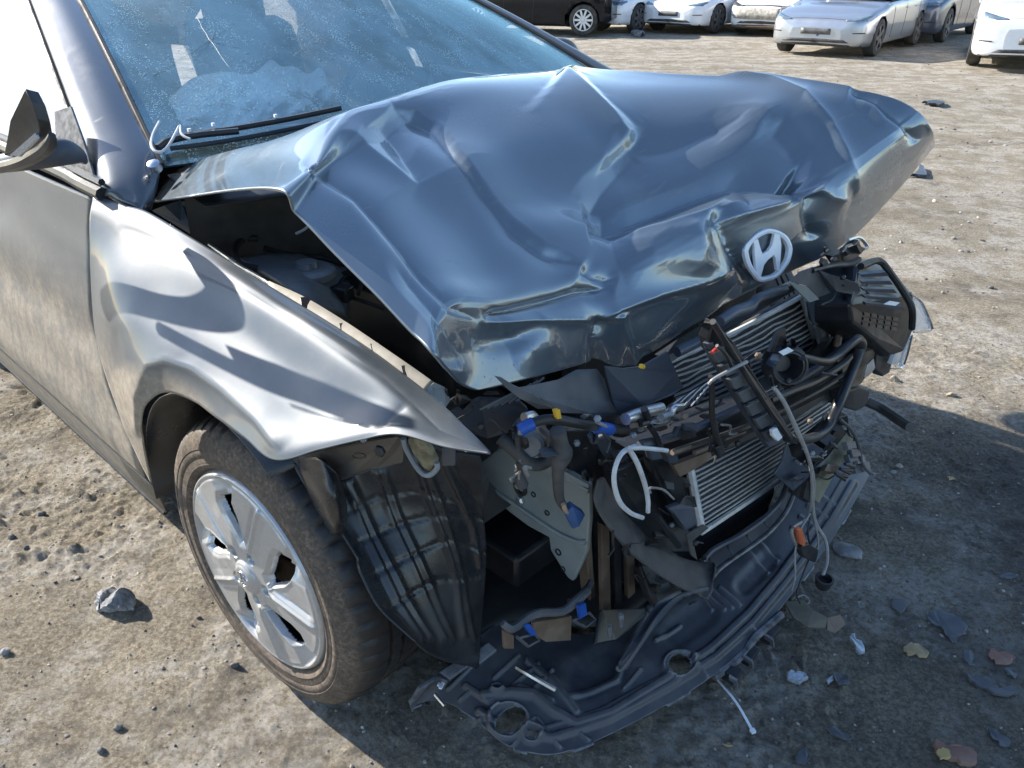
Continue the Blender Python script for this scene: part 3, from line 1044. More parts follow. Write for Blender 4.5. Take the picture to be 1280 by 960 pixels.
# ---- doors, sill, pillar, glass --------------------------------------
def side_rows(px_rows, us):
    """front edge measured in the photo (px, py, v); the panel then runs back along the car to each u"""
    out = []
    for (x, y, v) in px_rows:
        p = C(x, y, v=v)
        row = [p]
        for u in us:
            row.append(np.array([u, v, p[2] + .010 * (u - p[0]) * (1 if p[2] > .6 else .3)]))
        out.append(row)
    return out


DPX = [(116.5, 247, .028), (113, 290, .015), (113.5, 350, -.008), (120.5, 420, -.02), (133, 470, -.035), (148.5, 515, -.042), (172, 572, -.052), (180, 597, -.044)]
D = refine(side_rows(DPX, (-.75, -1.1, -1.50)), 8, 10)
nd = gridnormals(D)
if nd[10, 10][1] > 0:
    nd = -nd
dd = crease(D, [(0, 300), (60, 345), (112, 392)], 'G', .007, 22, None, 0) + crease(D, [(0, 262), (60, 330), (110, 410)], 'G', -.006, 30, None, 0)
D = D + nd * dd[..., None]


def outward(VF, ref):
    """orient faces towards direction ref"""
    V, F = VF
    n = np.zeros(3)
    for f in F[::max(1, len(F) // 200)]:
        a, b, c = V[f[0]], V[f[1]], V[f[2]]
        n += np.cross(b - a, c - a)
    return (V, [tuple(reversed(f)) for f in F]) if n @ np.array(ref, float) < 0 else (V, F)


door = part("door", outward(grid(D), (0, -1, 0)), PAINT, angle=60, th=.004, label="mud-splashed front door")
DBVH = BVHTree.FromPolygons([tuple(p) for p in D.reshape(-1, 3)], grid(D)[1])
RD = D[:, -1:, :] + np.zeros((1, 2, 1))
RD = np.stack([D[:, -1] - [.005, 0, 0], D[:, -1] - [.55, 0, 0], D[:, -1] - [1.0, -.01, 0]], 1)
part("door", outward(grid(refine(RD, 1, 4)), (0, -1, 0)), PAINT, angle=60, th=.004)
SP = side_rows([(182, 600, -.022), (193, 612, -.018), (203, 632, .005), (207, 641, .035)], (-1.0, -1.6, -2.4))
part("rocker_panel", outward(grid(refine(SP, 5, 3)), (0, -1, 0)), PAINT, angle=60, th=.004)
low = [C(207, 641, v=.035), np.array([-2.4, .035, C(207, 641, v=.035)[2]])]
part("sill_seal", tube(low, .006, 6), RUBBER)

# windscreen: a curved sheet leaning back
wb = [(-.40, .15, 1.013), (-.29, .45, 1.025), (-.235, .91, 1.03), (-.29, 1.37, 1.025), (-.40, 1.67, 1.013)]
wt = [(-1.27, .36, 1.372), (-1.20, .6, 1.395), (-1.17, .91, 1.405), (-1.20, 1.22, 1.395), (-1.27, 1.46, 1.372)]
wb, wt = np.array(wb), np.array(wt)
WS = refine(np.stack([wb, wb * .66 + wt * .34 + [0, 0, .018], wb * .33 + wt * .67 + [0, 0, .018], wt]), 8, 8)
WN = gridnormals(WS)
if WN[5, 5, 2] < 0:
    WN = -WN
wsV, wsF = outward(grid(WS), (0, 0, 1))
windscreen = part("windscreen", (wsV, wsF), WSHIELD, angle=180)
WBVH = BVHTree.FromPolygons([tuple(p) for p in wsV], wsF)
FR = WS - WN * .004
fw = 3
part("windscreen_frit", join(outward(grid(FR[:, :fw]), (0, 0, 1)), outward(grid(FR[:, -fw + 1:]), (0, 0, 1)), outward(grid(FR[:3, fw - 1:-fw + 2]), (0, 0, 1))),
     simple("ceramic_frit", (.035, .038, .043), (.05, .052, .058), .3, .4, scale=6), windscreen)
WS1 = WS + WN * .003
for c__ in (0, -1):
    part("windscreen_moulding", tube(WS1[:, c__][::4], .006, 6), RUBBER, windscreen)
# star-shaped crack in the glass
crk = []
for a, b in (((262, 52), (192, 96)), ((262, 52), (292, 30)), ((262, 52), (287, 84)), ((262, 52), (246, 22)), ((262, 52), (240, 75)), ((262, 52), (300, 60)), ((262, 52), (272, 30))):
    pts = [hit(WBVH, a[0] + (b[0] - a[0]) * t + rnd.uniform(-1.2, 1.2), a[1] + (b[1] - a[1]) * t + rnd.uniform(-1.2, 1.2), .001)[0] for t in (0, .3, .55, .8, 1)]
    crk.append(tube(pts, [.0004, .0004, .0003, .0003, .0002], 4, 2))
part("glass_crack", join(*crk), WIRE, windscreen)

# pillar beside the windscreen, painted
seam_b, seam_t = C(127, 241, v=.03), np.array([-1.30, .27, 1.335])
PR = []
for i, t in enumerate(np.linspace(0, 1, 7)):
    l = seam_b * (1 - t) + seam_t * t
    r = WS[0, 0] * (1 - t) + WS[-1, 0] * t + np.array([.004, -.006, .004]) + [0, 0, .018 * math.sin(math.pi * t)]
    m = (l + r) / 2 + np.array([.012, -.022, .014])
    l = l + np.array([.006, -.004, .012 * math.sin(math.pi * t)])
    PR.append([l, l * .5 + m * .5 + [.002, -.006, .003], m, m * .5 + r * .5 + [.004, -.002, .006], r])
base_row = [C(128, 243, v=.03), C(145, 252, v=.038), C(162, 259, v=.048), C(178, 264, v=.060), C(190, 262, v=.085)]
PR = [base_row] + PR
part("windscreen_pillar", outward(grid(refine(PR, 4, 4)), (0, -1, 1)), make_paint("grey_pillar_paint", (.088, .098, .110), dirty=False), angle=60, th=.004)
PRm = np.array(PR)
PRm[..., 1] = 1.82 - PRm[..., 1]
part("windscreen_pillar", outward(grid(refine(PRm, 4, 4)), (0, 1, 1)), PAINT, angle=60, th=.004)
part("pillar_seam", tube([C(127, 241, v=.026)] + [p[0] + [0, -.003, 0] for p in PR[1:]], .004, 6), RUBBER)

# side glass and belt moulding
sg = np.array([[seam_b + [-.02, .004, .0], (-1.0, .035, .985), (-1.5, .035, .98)], [seam_b * .5 + seam_t * .5 + [-.02, .012, 0], (-1.2, .15, 1.17), (-1.5, .15, 1.17)], [seam_t + [-.02, .012, 0], (-1.38, .27, 1.345), (-1.5, .27, 1.35)]])
side_window = part("side_window", outward(grid(refine(sg, 4, 4)), (0, -1, .3)), SIDEGLASS, angle=180)
sg2 = np.array([[(-1.56, .035, .98), (-2.1, .04, .98), (-2.5, .06, .98)], [(-1.56, .15, 1.17), (-2.1, .16, 1.17), (-2.5, .17, 1.15)], [(-1.56, .27, 1.35), (-2.1, .28, 1.34), (-2.45, .29, 1.27)]])
part("side_window", outward(grid(refine(sg2, 4, 4)), (0, -1, .3)), SIDEGLASS, angle=180)
sgm = np.concatenate([sg, sg2], 1)
sgm[..., 1] = 1.82 - sgm[..., 1]
part("side_window", outward(grid(refine(sgm, 3, 3)), (0, 1, .3)), SIDEGLASS, angle=180)
bm = [C(128, 243, v=.024), C(100, 229, v=.024), C(66, 211, v=.024), np.array([-1.3, .024, C(66, 211, v=.024)[2]]), np.array([-2.5, .03, .97])]
part("belt_moulding", join(tube(bm, .013, 8, 4), tube([p + np.array([0, .004, .022]) for p in bm], .007, 6, 4)), BLACKPL)
part("quarter_trim", shard([C(68, 140, v=.05), C(88, 133, v=.066), C(104, 177, v=.052), C(120, 230, v=.032), C(96, 222, v=.028), C(70, 175, v=.036)], .004, (0, -1, .3)), simple("frosted_trim", (.05, .05, .05), (.2, .2, .2), .5, .8, scale=60))

# door mirror on its arm
mt = tube([C(106, 202, v=-.005), C(96, 194, v=-.02), C(76, 190, v=-.05), C(45, 196, v=-.08), C(5, 204, v=-.11), C(-60, 208, v=-.15)], [.006, .015, .023, .021, .016, .018], 18, 8)
mir = part("mirror_arm", mt, SLATEPL, angle=180)
part("mirror_housing", shard([C(31, 110, v=-.13), C(40, 128, v=-.13), C(46, 150, v=-.13), C(50, 166, v=-.12), C(28, 184, v=-.12), C(4, 194, v=-.13), C(14, 150, v=-.14)], .02, (.2, -.9, .35)), BLACKPL, mir, bev=.002)
part("mirror_lip", tube([C(65, 169, v=-.12), C(62, 181, v=-.12), C(45, 194, v=-.12), C(20, 205, v=-.13), C(-20, 213, v=-.14)], [.005, .010, .011, .010, .009], 8), BLACKPL, mir)
part("mirror_reflector", shard([C(44, 166, v=-.135), C(47, 172, v=-.135), C(24, 195, v=-.14), C(12, 194, v=-.145)], .004, (.3, -.85, .45)), simple("mirror_face", (.30, .36, .44), (.34, .40, .48), .12, .2, metal=.8, scale=8), mir)
# far mirror
mv = []
fm = np.array([-.62, 1.89, 1.075])
bmsh = bmesh.new()
bmesh.ops.create_uvsphere(bmsh, u_segments=20, v_segments=12, radius=1)
mv = np.array([v.co[:] for v in bmsh.verts]) * [.05, .11, .062] + C(697, 70, v=1.88) * 1.0
mf = [tuple(v.index for v in f.verts) for f in bmsh.faces]
bmsh.free()
part("mirror_housing", (mv, mf), SLATEPL)

# wipers and cowl
cw = np.stack([wb + [.02, 0, -.012], wb + [.07, 0, -.03], wb + [.16, 0, -.05]])
part("cowl_panel", outward(grid(refine(cw, 4, 6)), (0, 0, 1)), BLACKPL, th=.003)
def onglass(pts, lift):
    out = []
    for x, y in pts:
        p, n = hit(WBVH, x, y, lift)
        if p is None:
            p = C(x, y, z=1.03)
        out.append(p)
    return out
wip = part("wiper", tube(onglass([(204, 188), (240, 178), (300, 169), (360, 158), (425, 144)], .018), .006, 6), RUBBER)
part("wiper_arm", join(tube(onglass([(200, 196), (215, 187), (250, 180), (300, 175)], .022), .007, 6), tube(onglass([(214, 192), (260, 186), (320, 176), (400, 160)], .012), .005, 6)), BLACKPL, wip)
for q in ((239.5, 176), (269, 169), (345, 158)):
    p = onglass([q], .026)[0]
    part("wiper_rivet", box(p, [.003, 0, 0], [0, .003, 0], [0, 0, .003]), BADGE, wip)
part("hinge_bolt", join(lathe([(-.01, .010), (.006, .010), (.009, .006), (.009, 0)], 12, C(193, 207, v=.12), (.3, -.4, .85), (1, .75, 0), (-.6, .8, .6))), CHROME)

# airbag lying on the dashboard, with its white tether outside the edge
apx = [[(192, 124), (207, 127), (240, 98), (280, 90), (315, 92), (338, 75), (352, 83), (368, 83), (385, 92), (402, 85), (415, 112)],
       [(196, 134), (218, 134), (250, 115), (290, 108), (320, 106), (343, 95), (358, 100), (372, 103), (388, 108), (405, 102), (417, 120)],
       [(200, 148), (222, 150), (255, 140), (293, 135), (324, 132), (347, 124), (362, 125), (378, 128), (392, 126), (406, 121), (417, 127)],
       [(206, 162), (226, 166), (260, 168), (300, 165), (330, 159), (355, 155), (370, 150), (385, 146), (396, 142), (408, 138), (416, 133)]]
wn0 = WN[20, 10]
AX = refine([[(x, y, 0) for x, y in r] for r in apx], 10, 8)
gi = np.linspace(0, 1, AX.shape[0])[:, None]
ej = np.linspace(0, 1, AX.shape[1])[None, :]
px_, py_ = AX[..., 0], AX[..., 1]
dep = .085 - .05 * np.sin(np.pi * gi) ** .7 * np.clip(np.sin(np.pi * ej) * 4, 0, 1)
dep = dep + .085 * vnoise(px_ / 30 + py_ / 55, py_ / 34 - px_ / 90, 3) + .05 * vnoise(px_ / 13 + py_ / 20, py_ / 19, 5) + .02 * vnoise(px_ / 6 + py_ / 9, py_ / 8, 6)
for L_, am_, w_ in (([(300, 118), (312, 135), (308, 142)], .035, 6), ([(345, 85), (362, 118), (400, 134)], .030, 5), ([(335, 130), (360, 150)], .025, 4), ([(230, 140), (270, 132), (310, 138)], .02, 5), ([(372, 92), (380, 120), (395, 128)], .03, 4), ([(215, 130), (235, 150), (280, 158)], .02, 5)):
    dep = dep + am_ * np.exp(-polydist(AX[..., :2], L_)[0] / w_)
dep = np.clip(dep, .016, .2)
AP = np.zeros(AX.shape)
for i in range(AX.shape[0]):
    for j in range(AX.shape[1]):
        p, n = hit(WBVH, AX[i, j, 0], AX[i, j, 1])
        d = ray_c(AX[i, j, 0], AX[i, j, 1])
        d = d / np.linalg.norm(d)
        AP[i, j] = (p if p is not None else C(AX[i, j, 0], AX[i, j, 1], z=1.06)) + d * dep[i, j] * 1.4
part("airbag", outward(grid(AP), (0, 0, 1)), AIRBAG, angle=180, th=.004, label="crumpled white airbag lying on the dashboard")
tpl = (wn0, wn0 @ WS[4, 4] + .012)
part("airbag_tether", tube([C(x, y, pl=tpl) for x, y in [(199, 152), (191, 168), (189, 181), (194, 189), (203, 189), (212, 180), (220, 166), (225, 157), (226, 166), (231, 171), (238, 174)]], .0028, 6), STRAP)

# cabin: dashboard, seats, wheel; kept simple, seen only through the wet glass
part("dashboard", outward(grid(refine([[(-.44, .2, 1.0), (-.34, .91, 1.0), (-.44, 1.62, 1.0)], [(-.8, .2, 1.0), (-.75, .91, 1.0), (-.8, 1.62, 1.0)], [(-.98, .2, .90), (-.95, .91, .88), (-.98, 1.62, .9)], [(-.95, .2, .6), (-.9, .91, .6), (-.95, 1.62, .6)]], 4, 4)), (0, 0, 1)), DARKIN)
for sv in (.50, 1.32):
    seat = part("seat", box((-1.75, sv, .52), (.25, 0, 0), (0, .25, 0), (0, 0, .08)), SEAT, bev=.05)
    part("seat_back", box((-2.05, sv, .86), (.07, 0, -.02), (0, .24, 0), (-.08, 0, .30)), SEAT, seat, bev=.05)
    part("headrest", box((-2.16, sv, 1.22), (.05, 0, 0), (0, .13, 0), (-.01, 0, .09)), SEAT, seat, bev=.03)
th = np.linspace(0, 2 * math.pi, 25)
part("steering_wheel", join(tube([np.array([-1.15 + .09 * math.sin(q), 1.30 + .18 * math.cos(q), .98 + .155 * math.sin(q)]) for q in th], .014, 8, 1), box((-1.13, 1.3, .97), (.02, 0, 0), (0, .08, 0), (0, 0, .06))), DARKIN, bev=.0)

# the rest of the shell behind the pillar
rf = [[(-1.29, .30, 1.36), (-1.22, .6, 1.40), (-1.19, .91, 1.41), (-1.22, 1.22, 1.40), (-1.29, 1.52, 1.36)],
      [(-1.8, .29, 1.38), (-1.8, .6, 1.425), (-1.8, .91, 1.435), (-1.8, 1.22, 1.425), (-1.8, 1.53, 1.38)],
      [(-2.5, .31, 1.33), (-2.55, .6, 1.37), (-2.58, .91, 1.38), (-2.55, 1.22, 1.37), (-2.5, 1.51, 1.33)]]
part("roof", outward(grid(refine(rf, 6, 6)), (0, 0, 1)), PAINT, th=.02)
rg_ = [rf[2], [(-2.95, .28, 1.12), (-3.0, .6, 1.16), (-3.02, .91, 1.17), (-3.0, 1.22, 1.16), (-2.95, 1.54, 1.12)], [(-3.2, .22, .98), (-3.28, .6, 1.02), (-3.3, .91, 1.03), (-3.28, 1.22, 1.02), (-3.2, 1.6, .98)]]
part("rear_window", outward(grid(refine(rg_, 4, 4)), (0, 0, 1)), DARKGLASS)
bt = [rg_[2], [(-3.55, .15, .97), (-3.65, .6, 1.0), (-3.67, .91, 1.0), (-3.65, 1.22, 1.0), (-3.55, 1.67, .97)], [(-3.62, .1, .7), (-3.78, .6, .7), (-3.8, .91, .7), (-3.78, 1.22, .7), (-3.62, 1.72, .7)], [(-3.55, .08, .32), (-3.72, .6, .32), (-3.74, .91, .32), (-3.72, 1.22, .32), (-3.55, 1.74, .32)]]
part("boot_and_rear_bumper", outward(grid(refine(bt, 6, 6)), (-1, 0, .4)), PAINT, th=.004)


def panel(us, mirror=False, zs=((.30, .0), (.5, -.045), (.75, -.02), (.95, .02), (.985, .05)), wheel=None):
    P = np.array([[(u, (1.82 - v) if mirror else v, z) for u in us] for z, v in zs])
    P = refine(P, 8, 12)
    V, F = grid(P)
    if wheel is not None:
        d = np.hypot(V[:, 0] - wheel, V[:, 2] - .31)
        F = [f for f in F if not all(d[i] < .36 for i in f)]
    return outward((V, F), (0, 1 if mirror else -1, 0))


part("quarter_panel", panel((-2.50, -2.9, -3.3, -3.62), wheel=-2.75, zs=((.30, .03), (.5, -.03), (.75, -.01), (.95, .05), (.99, .12))), PAINT, th=.004)
part("quarter_panel", panel((-2.50, -2.9, -3.3, -3.62), True, wheel=-2.75, zs=((.30, .03), (.5, -.03), (.75, -.01), (.95, .05), (.99, .12))), PAINT, th=.004)
part("door", panel((-.42, -.9, -1.5), True), PAINT, th=.004)
part("door", panel((-1.505, -2.0, -2.5), True), PAINT, th=.004)
part("fender", panel((.10, -.2, -.415), True, wheel=-.02), PAINT, th=.004)
part("underbody", box((-1.7, .91, .24), (1.75, 0, 0), (0, .80, 0), (0, 0, .05)), DARKIN)
for (u, v, s) in ((-2.72, .004, 1), (-2.72, 1.816, -1), (-.02, 1.80, -1)):
    fr2 = wheel_frame((u, v, .316), 0)
    if s < 0:
        fr2 = (fr2[0], -fr2[1], fr2[2], fr2[3])
    w2 = part("wheel", tyre_mesh(fr2, 96), TYRE_FAR)
    part("wheel_cover", cover_mesh(fr2, 180, 24), COVER, w2, angle=28)
# inside of the near wheel arch
arch = []
for a in np.linspace(1.02, math.pi + .04, 26):
    arch.append([(-.02 + .375 * math.cos(a), v, .315 + .372 * math.sin(a)) for v in (-.02, .12, .34)])
part("arch_liner", grid(np.array(arch)), LINERPL, th=.003)

# ---- engine bay seen under the raised bonnet ---------------------------
part("firewall", outward(grid(refine([[(-.30, .14, 1.0), (-.26, .91, 1.0), (-.30, 1.66, 1.0)], [(-.33, .14, .6), (-.30, .91, .6), (-.33, 1.66, .6)], [(-.30, .14, .3), (-.28, .91, .3), (-.30, 1.66, .3)]], 4, 4)), (1, 0, 0)), BAYDARK)
part("bay_floor", outward(grid(refine([[(-.32, .13, .60), (-.32, .9, .55), (-.32, 1.62, .6)], [(.0, .13, .58), (.0, .9, .52), (.0, 1.62, .6)], [(.32, .22, .42), (.30, .9, .42), (.30, 1.6, .42)]], 4, 4)), (0, 0, 1)), BAYDARK)


def pg(name, pts, mat, th=.004, u=None, v=None, z=None, nrm=None, parent=None, bev=0, label=None):
    """plate from measured corners; each corner may carry its own depth as a third number"""
    P = []
    for q in pts:
        if len(q) == 3:
            P.append(C(q[0], q[1], u=q[2]) if u is None and v is None and z is None else (C(q[0], q[1], v=q[2]) if v is not None else C(q[0], q[1], z=q[2])))
        else:
            P.append(C(q[0], q[1], u=u, v=v, z=z))
    V, F = shard(P, th, nrm)
    # face the camera side
    n = np.zeros(3)
    for i in range(len(P)):
        n += np.cross(P[i], P[(i + 1) % len(P)])
    if nrm is None and n @ (OC - P[0]) < 0:
        V, F = shard(P[::-1], th)
    return part(name, (V, F), mat, parent, smooth=False, bev=bev, label=label)


def tb(name, pts, r, mat, seg=8, u=None, v=None, z=None, parent=None, n=6):
    P = []
    for q in pts:
        d = q[2] if len(q) == 3 else None
        P.append(C(q[0], q[1], u=(d if d is not None else u) if v is None and z is None else None, v=(d if d is not None else v) if v is not None else None, z=(d if d is not None else z) if z is not None else None))
    return part(name, tube(P, r, seg, n), mat, parent)


# near side of the bay
pg("apron_panel", [(190, 263, .93), (205, 257, .95), (226, 250, .95), (238, 285, .90), (250, 300, .86)], BAYGREY, .004, z=0, nrm=(.2, -.6, .7))
pg("hinge_reinforcement", [(224, 252, .95), (255, 246, .96), (262, 262, .92), (250, 290, .86), (236, 276, .9)], BAYGREY, .02, z=0, nrm=(.2, -.5, .8), bev=.006)
sheet = [[(300, 328), (345, 322), (400, 326), (432, 340)], [(330, 345), (360, 340), (405, 345), (436, 362)], [(362, 366), (385, 366), (412, 370), (432, 382)], [(396, 392), (408, 392), (424, 396), (430, 402)]]
zz = [[.84, .83, .80, .78], [.845, .84, .81, .78], [.84, .835, .80, .77], [.825, .81, .78, .75]]
part("strut_tower", grid(refine([[C(x, y, z=zz[i][j]) for j, (x, y) in enumerate(r)] for i, r in enumerate(sheet)], 6, 6)), BAYGREY, th=.01)
part("strut_cap", lathe([(0, .055), (.012, .055), (.018, .045), (.018, .022), (.03, .02), (.03, 0)], 28, C(385, 345, z=.825), (0, 0, 1), (1, 0, 0), (0, 1, 0)), BAYGREY)
tb("apron_edge", [(262, 306, .885), (285, 322, .88), (302, 334, .875), (326, 348, .87), (360, 372, .86), (392, 395, .85), (420, 415, .84)], .004, ALU, z=0)
tb("bay_hose", [(322, 298, .86), (303, 300, .86), (294, 314, .86), (300, 330, .86), (322, 336, .85)], .007, RUBBER, z=0)
tb("bay_hose", [(330, 310, .84), (360, 318, .82), (400, 322, .82), (430, 330, .80)], .006, RUBBER, z=0)
tb("bay_hose", [(280, 285, .86), (320, 280, .86), (360, 276, .86), (384, 270, .86)], .012, RUBBER, z=0)
tb("bay_hose", [(284, 272, .88), (330, 266, .88), (372, 262, .88)], .010, BLACKPL, z=0)
tb("bay_cable", [(370, 292, .86), (380, 287, .87), (386, 282, .88)], .003, WHITEPL, z=0)
tb("bay_cable", [(410, 366, .80), (440, 372, .78), (480, 386, .76)], .004, RUBBER, z=0)
tb("bay_cable", [(420, 360, .80), (434, 345, .80), (450, 352, .80), (448, 368, .79)], .004, RUBBER, z=0)
part("sensor_block", box(C(428, 366, z=.80), (.018, .006, 0), (-.005, .014, 0), (0, 0, .014)), BLACKPL, bev=.003)
part("air_box", box((-.02, .55, .70), (.16, .02, 0), (-.02, .18, 0), (0, 0, .10)), BLACKPL, bev=.02)
part("engine_cover", box((-.05, 1.0, .72), (.20, 0, 0), (0, .24, 0), (0, 0, .09)), BLACKPL, bev=.03)
part("engine_block", box((.0, .95, .45), (.2, 0, 0), (0, .34, 0), (0, 0, .18)), DARKMET, bev=.02)
part("battery", box((-.05, 1.42, .70), (.12, 0, 0), (0, .10, 0), (0, 0, .10)), BLACKPL, bev=.01)
part("radiator_fan_shroud", box((.30, .95, .48), (.03, 0, 0), (0, .36, 0), (0, 0, .22)), DARKIN, bev=.01)

# flange along the fender top with its clips
fl = []
for (x, y), (x2, y2) in (((334, 360), (337, 352)), ((380, 384), (382, 372)), ((427, 413), (432, 402)), ((474, 445), (484, 437)), ((511, 473), (522, 463)), ((530, 488), (543, 478))):
    a = C(x, y, v=.098)
    b = C(x2, y2, z=a[2] + .004)
    fl.append([a - [0, 0, .002], a * .5 + b * .5 + [0, 0, .002], b, b - [0, -.004, .03]])
part("fender_flange", outward(grid(refine(fl, 6, 3)), (0, 0, 1)), DUSTY, th=.002)
pg("flange_end", [(530, 488, .10), (543, 478, .115), (556, 484, .13), (563, 500, .14), (556, 511, .11), (542, 502, .10)], BAYGREY, .004, v=0)
for (x, y) in ((382, 383), (431, 416), (470, 442), (509, 470)):
    p = C(x, y, v=.104)
    part("flange_clip", box(p + [0, 0, .003], (.011, -.006, -.006), (.003, .006, 0), (0, 0, .003)), BLACKPL, bev=.001)

# bent wheel arch liner, ribbed, hanging in front of the tyre
LP = refine(LINER, 14, 16)
LN = gridnormals(LP)
if LN[30, 40] @ (OC - LP[30, 40]) < 0:
    LN = -LN
ld = np.zeros(LP.shape[:2])
px = proj_c(LP)
for L in ([(430, 600), (448, 650), (470, 700), (495, 750), (528, 800)], [(438, 598), (458, 648), (482, 700), (508, 750), (540, 800)],
          [(470, 590), (486, 640), (505, 690), (530, 745), (556, 800)], [(480, 588), (497, 640), (517, 690), (542, 745), (566, 800)],
          [(520, 575), (535, 620), (552, 670), (570, 730), (580, 800)], [(530, 575), (547, 620), (562, 670), (578, 730), (590, 800)],
          [(556, 580), (575, 620), (592, 660), (600, 710)]):
    dq, sd, tt = polydist(px, L)
    ld += np.where(tt < 1, 1, 0) * .007 * np.exp(-(dq / 4.0) ** 2)
for L in ([(430, 642), (470, 622), (520, 612), (575, 625)], [(445, 680), (500, 655), (560, 640), (606, 650)], [(462, 722), (520, 690), (560, 672), (608, 690)], [(485, 762), (540, 725), (600, 720)], [(395, 650), (425, 640)]):
    dq, sd, tt = polydist(px, L)
    ld -= .0035 * np.exp(-(dq / 1.6) ** 2)
ld += .010 * np.exp(-(polydist(px, [(400, 660), (420, 668), (440, 700)])[0] / 9) ** 2) + .012 * vnoise(px[..., 0] / 40, px[..., 1] / 70, 44)
part("wheel_arch_liner", outward(grid(LP + LN * ld[..., None]), (1, -.4, 0)), LINERPL, angle=60, th=.003, label="torn ribbed black wheel arch liner")
# flap folded out of the liner beside the tyre
fp = [[(372, 574), (388, 572), (404, 572), (418, 584)], [(374, 592), (392, 594), (414, 600), (432, 606)], (384, 622), (396, 646), (408, 668)]
fp = [[(372, 574), (386, 572), (402, 574), (420, 592)], [(375, 590), (392, 592), (414, 600), (430, 612)], [(384, 614), (402, 620), (422, 628), (434, 636)], [(398, 642), (411, 648), (426, 652), (434, 656)], [(414, 668), (420, 669), (428, 668), (432, 668)]]
fvv = [[.015, .012, .012, .02], [.008, .004, .008, .035], [.010, -.004, .004, .04], [.018, .0, .014, .035], [.025, .02, .03, .04]]
part("liner_flap", outward(grid(refine([[C(x, y, v=fvv[i][j]) for j, (x, y) in enumerate(r)] for i, r in enumerate(fp)], 6, 6)), (0, -1, 0)), LINERPL, th=.002)
pg("fender_bracket", [(352, 578, .03), (400, 565, .025), (450, 553, .025), (498, 546, .045), (505, 556, .06), (503, 578, .065), (470, 586, .05), (432, 599, .03), (412, 603, .03), (400, 590, .03)], simple("stained_bracket", (.055, .050, .046), (.085, .075, .066), .4, .6, scale=12, dust=.3, dustc=(.15, .13, .11)), .004, v=0)
part("bracket_stamp", tube([C(449 + 8 * math.cos(a), 570 + 3.2 * math.sin(a), v=.022) for a in np.linspace(0, 2 * math.pi, 17)], .0011, 5, 1), DARKMET)
for q in ((404, 578), (476, 563)):
    part("bracket_bolt", lathe([(0, .009), (.005, .009), (.007, .006), (.007, 0)], 6, C(q[0], q[1], v=.024), (.3, -.95, 0), (.95, .3, 0), (0, 0, 1)), DARKMET, smooth=False)
pg("foam_pad", [(508, 549, .05), (524, 547, .05), (536, 562, .06), (545, 580, .07), (538, 591, .07), (527, 585, .06), (515, 566, .055)], simple("mossy_foam", (.10, .085, .05), (.22, .19, .12), .8, .95, scale=60, bump=.5, bscale=120), .012, v=0, bev=.003)
tb("foam_lip", [(504, 548, .045), (508, 562, .05), (524, 588, .062), (536, 594, .068), (546, 586, .07), (546, 578, .07)], .004, BAYGREY, v=0)
pg("liner_tab", [(552, 560, .08), (568, 562, .09), (569, 582, .10), (553, 582, .09)], SLATEPL, .008, v=0)
pg("splash_guard", [(560, 566, .12), (600, 572, .16), (612, 600, .22), (606, 640, .24), (575, 600, .17)], BLACKPL, .003, v=0)

# chassis rail: grey pressing with holes
rail_px = [(588, 592), (603, 577), (622, 562), (646, 556), (690, 578), (736, 606), (737, 650), (733, 690), (716, 727), (709, 722), (688, 688), (686, 672), (660, 658), (636, 640), (606, 612)]
rl = part("chassis_rail", shard([C(x, y, v=.40) for x, y in rail_px][::-1], .012, (0, -1, 0)), PRIMER, smooth=False, bev=.003)
part("rail_flange", shard([C(622, 562, v=.395), C(646, 556, v=.395), C(736, 606, v=.395), C(742, 598, v=.47), C(650, 546, v=.47), C(624, 556, v=.46)], .006), PRIMER, rl, smooth=False)
part("rail_bead", tube([C(608, 606, v=.398), C(640, 628, v=.397), (C(690, 662, v=.397)), C(718, 676, v=.397), C(732, 678, v=.397)], .005, 6), PRIMER, rl)
part("rail_bead", tube([C(690, 590, v=.397), C(715, 602, v=.397), C(736, 614, v=.397)], .005, 6), PRIMER, rl)
for (x, y, r) in ((667, 618, .004), (684, 641, .004), (698, 690, .005), (704, 711, .004), (645, 606, .004)):
    part("rail_hole", lathe([(0, r * 1.5), (.0015, r * 1.5), (.0016, r), (-.002, r), (-.002, 0)], 14, C(x, y, v=.3995), (0, -1, 0), (1, 0, 0), (0, 0, 1)), DARKIN, rl)
part("rail_grommet", lathe([(0, .017), (.004, .016), (.004, .010), (-.004, .009), (-.004, 0)], 18, C(651, 610, v=.398), (0, -1, 0), (1, 0, 0), (0, 0, 1)), RUBBER, rl)
part("rail_bolt", lathe([(0, .010), (.005, .010), (.008, .006), (.008, 0)], 6, C(651, 625, v=.398), (0, -1, 0), (1, 0, 0), (0, 0, 1)), ALU, rl, smooth=False)

# upright radiator supports
def post(name, a, b, w, d, mat, nrm=(.6, -.7, 0), bev=.004):
    a, b = np.array(a), np.array(b)
    ax = (b - a) / 2
    n = np.array(nrm, float)
    n -= ax * (n @ ax) / (ax @ ax)
    n /= np.linalg.norm(n)
    s = np.cross(ax, n)
    s /= np.linalg.norm(s)
    return part(name, box((a + b) / 2, s * w, n * d, ax), mat, bev=bev)


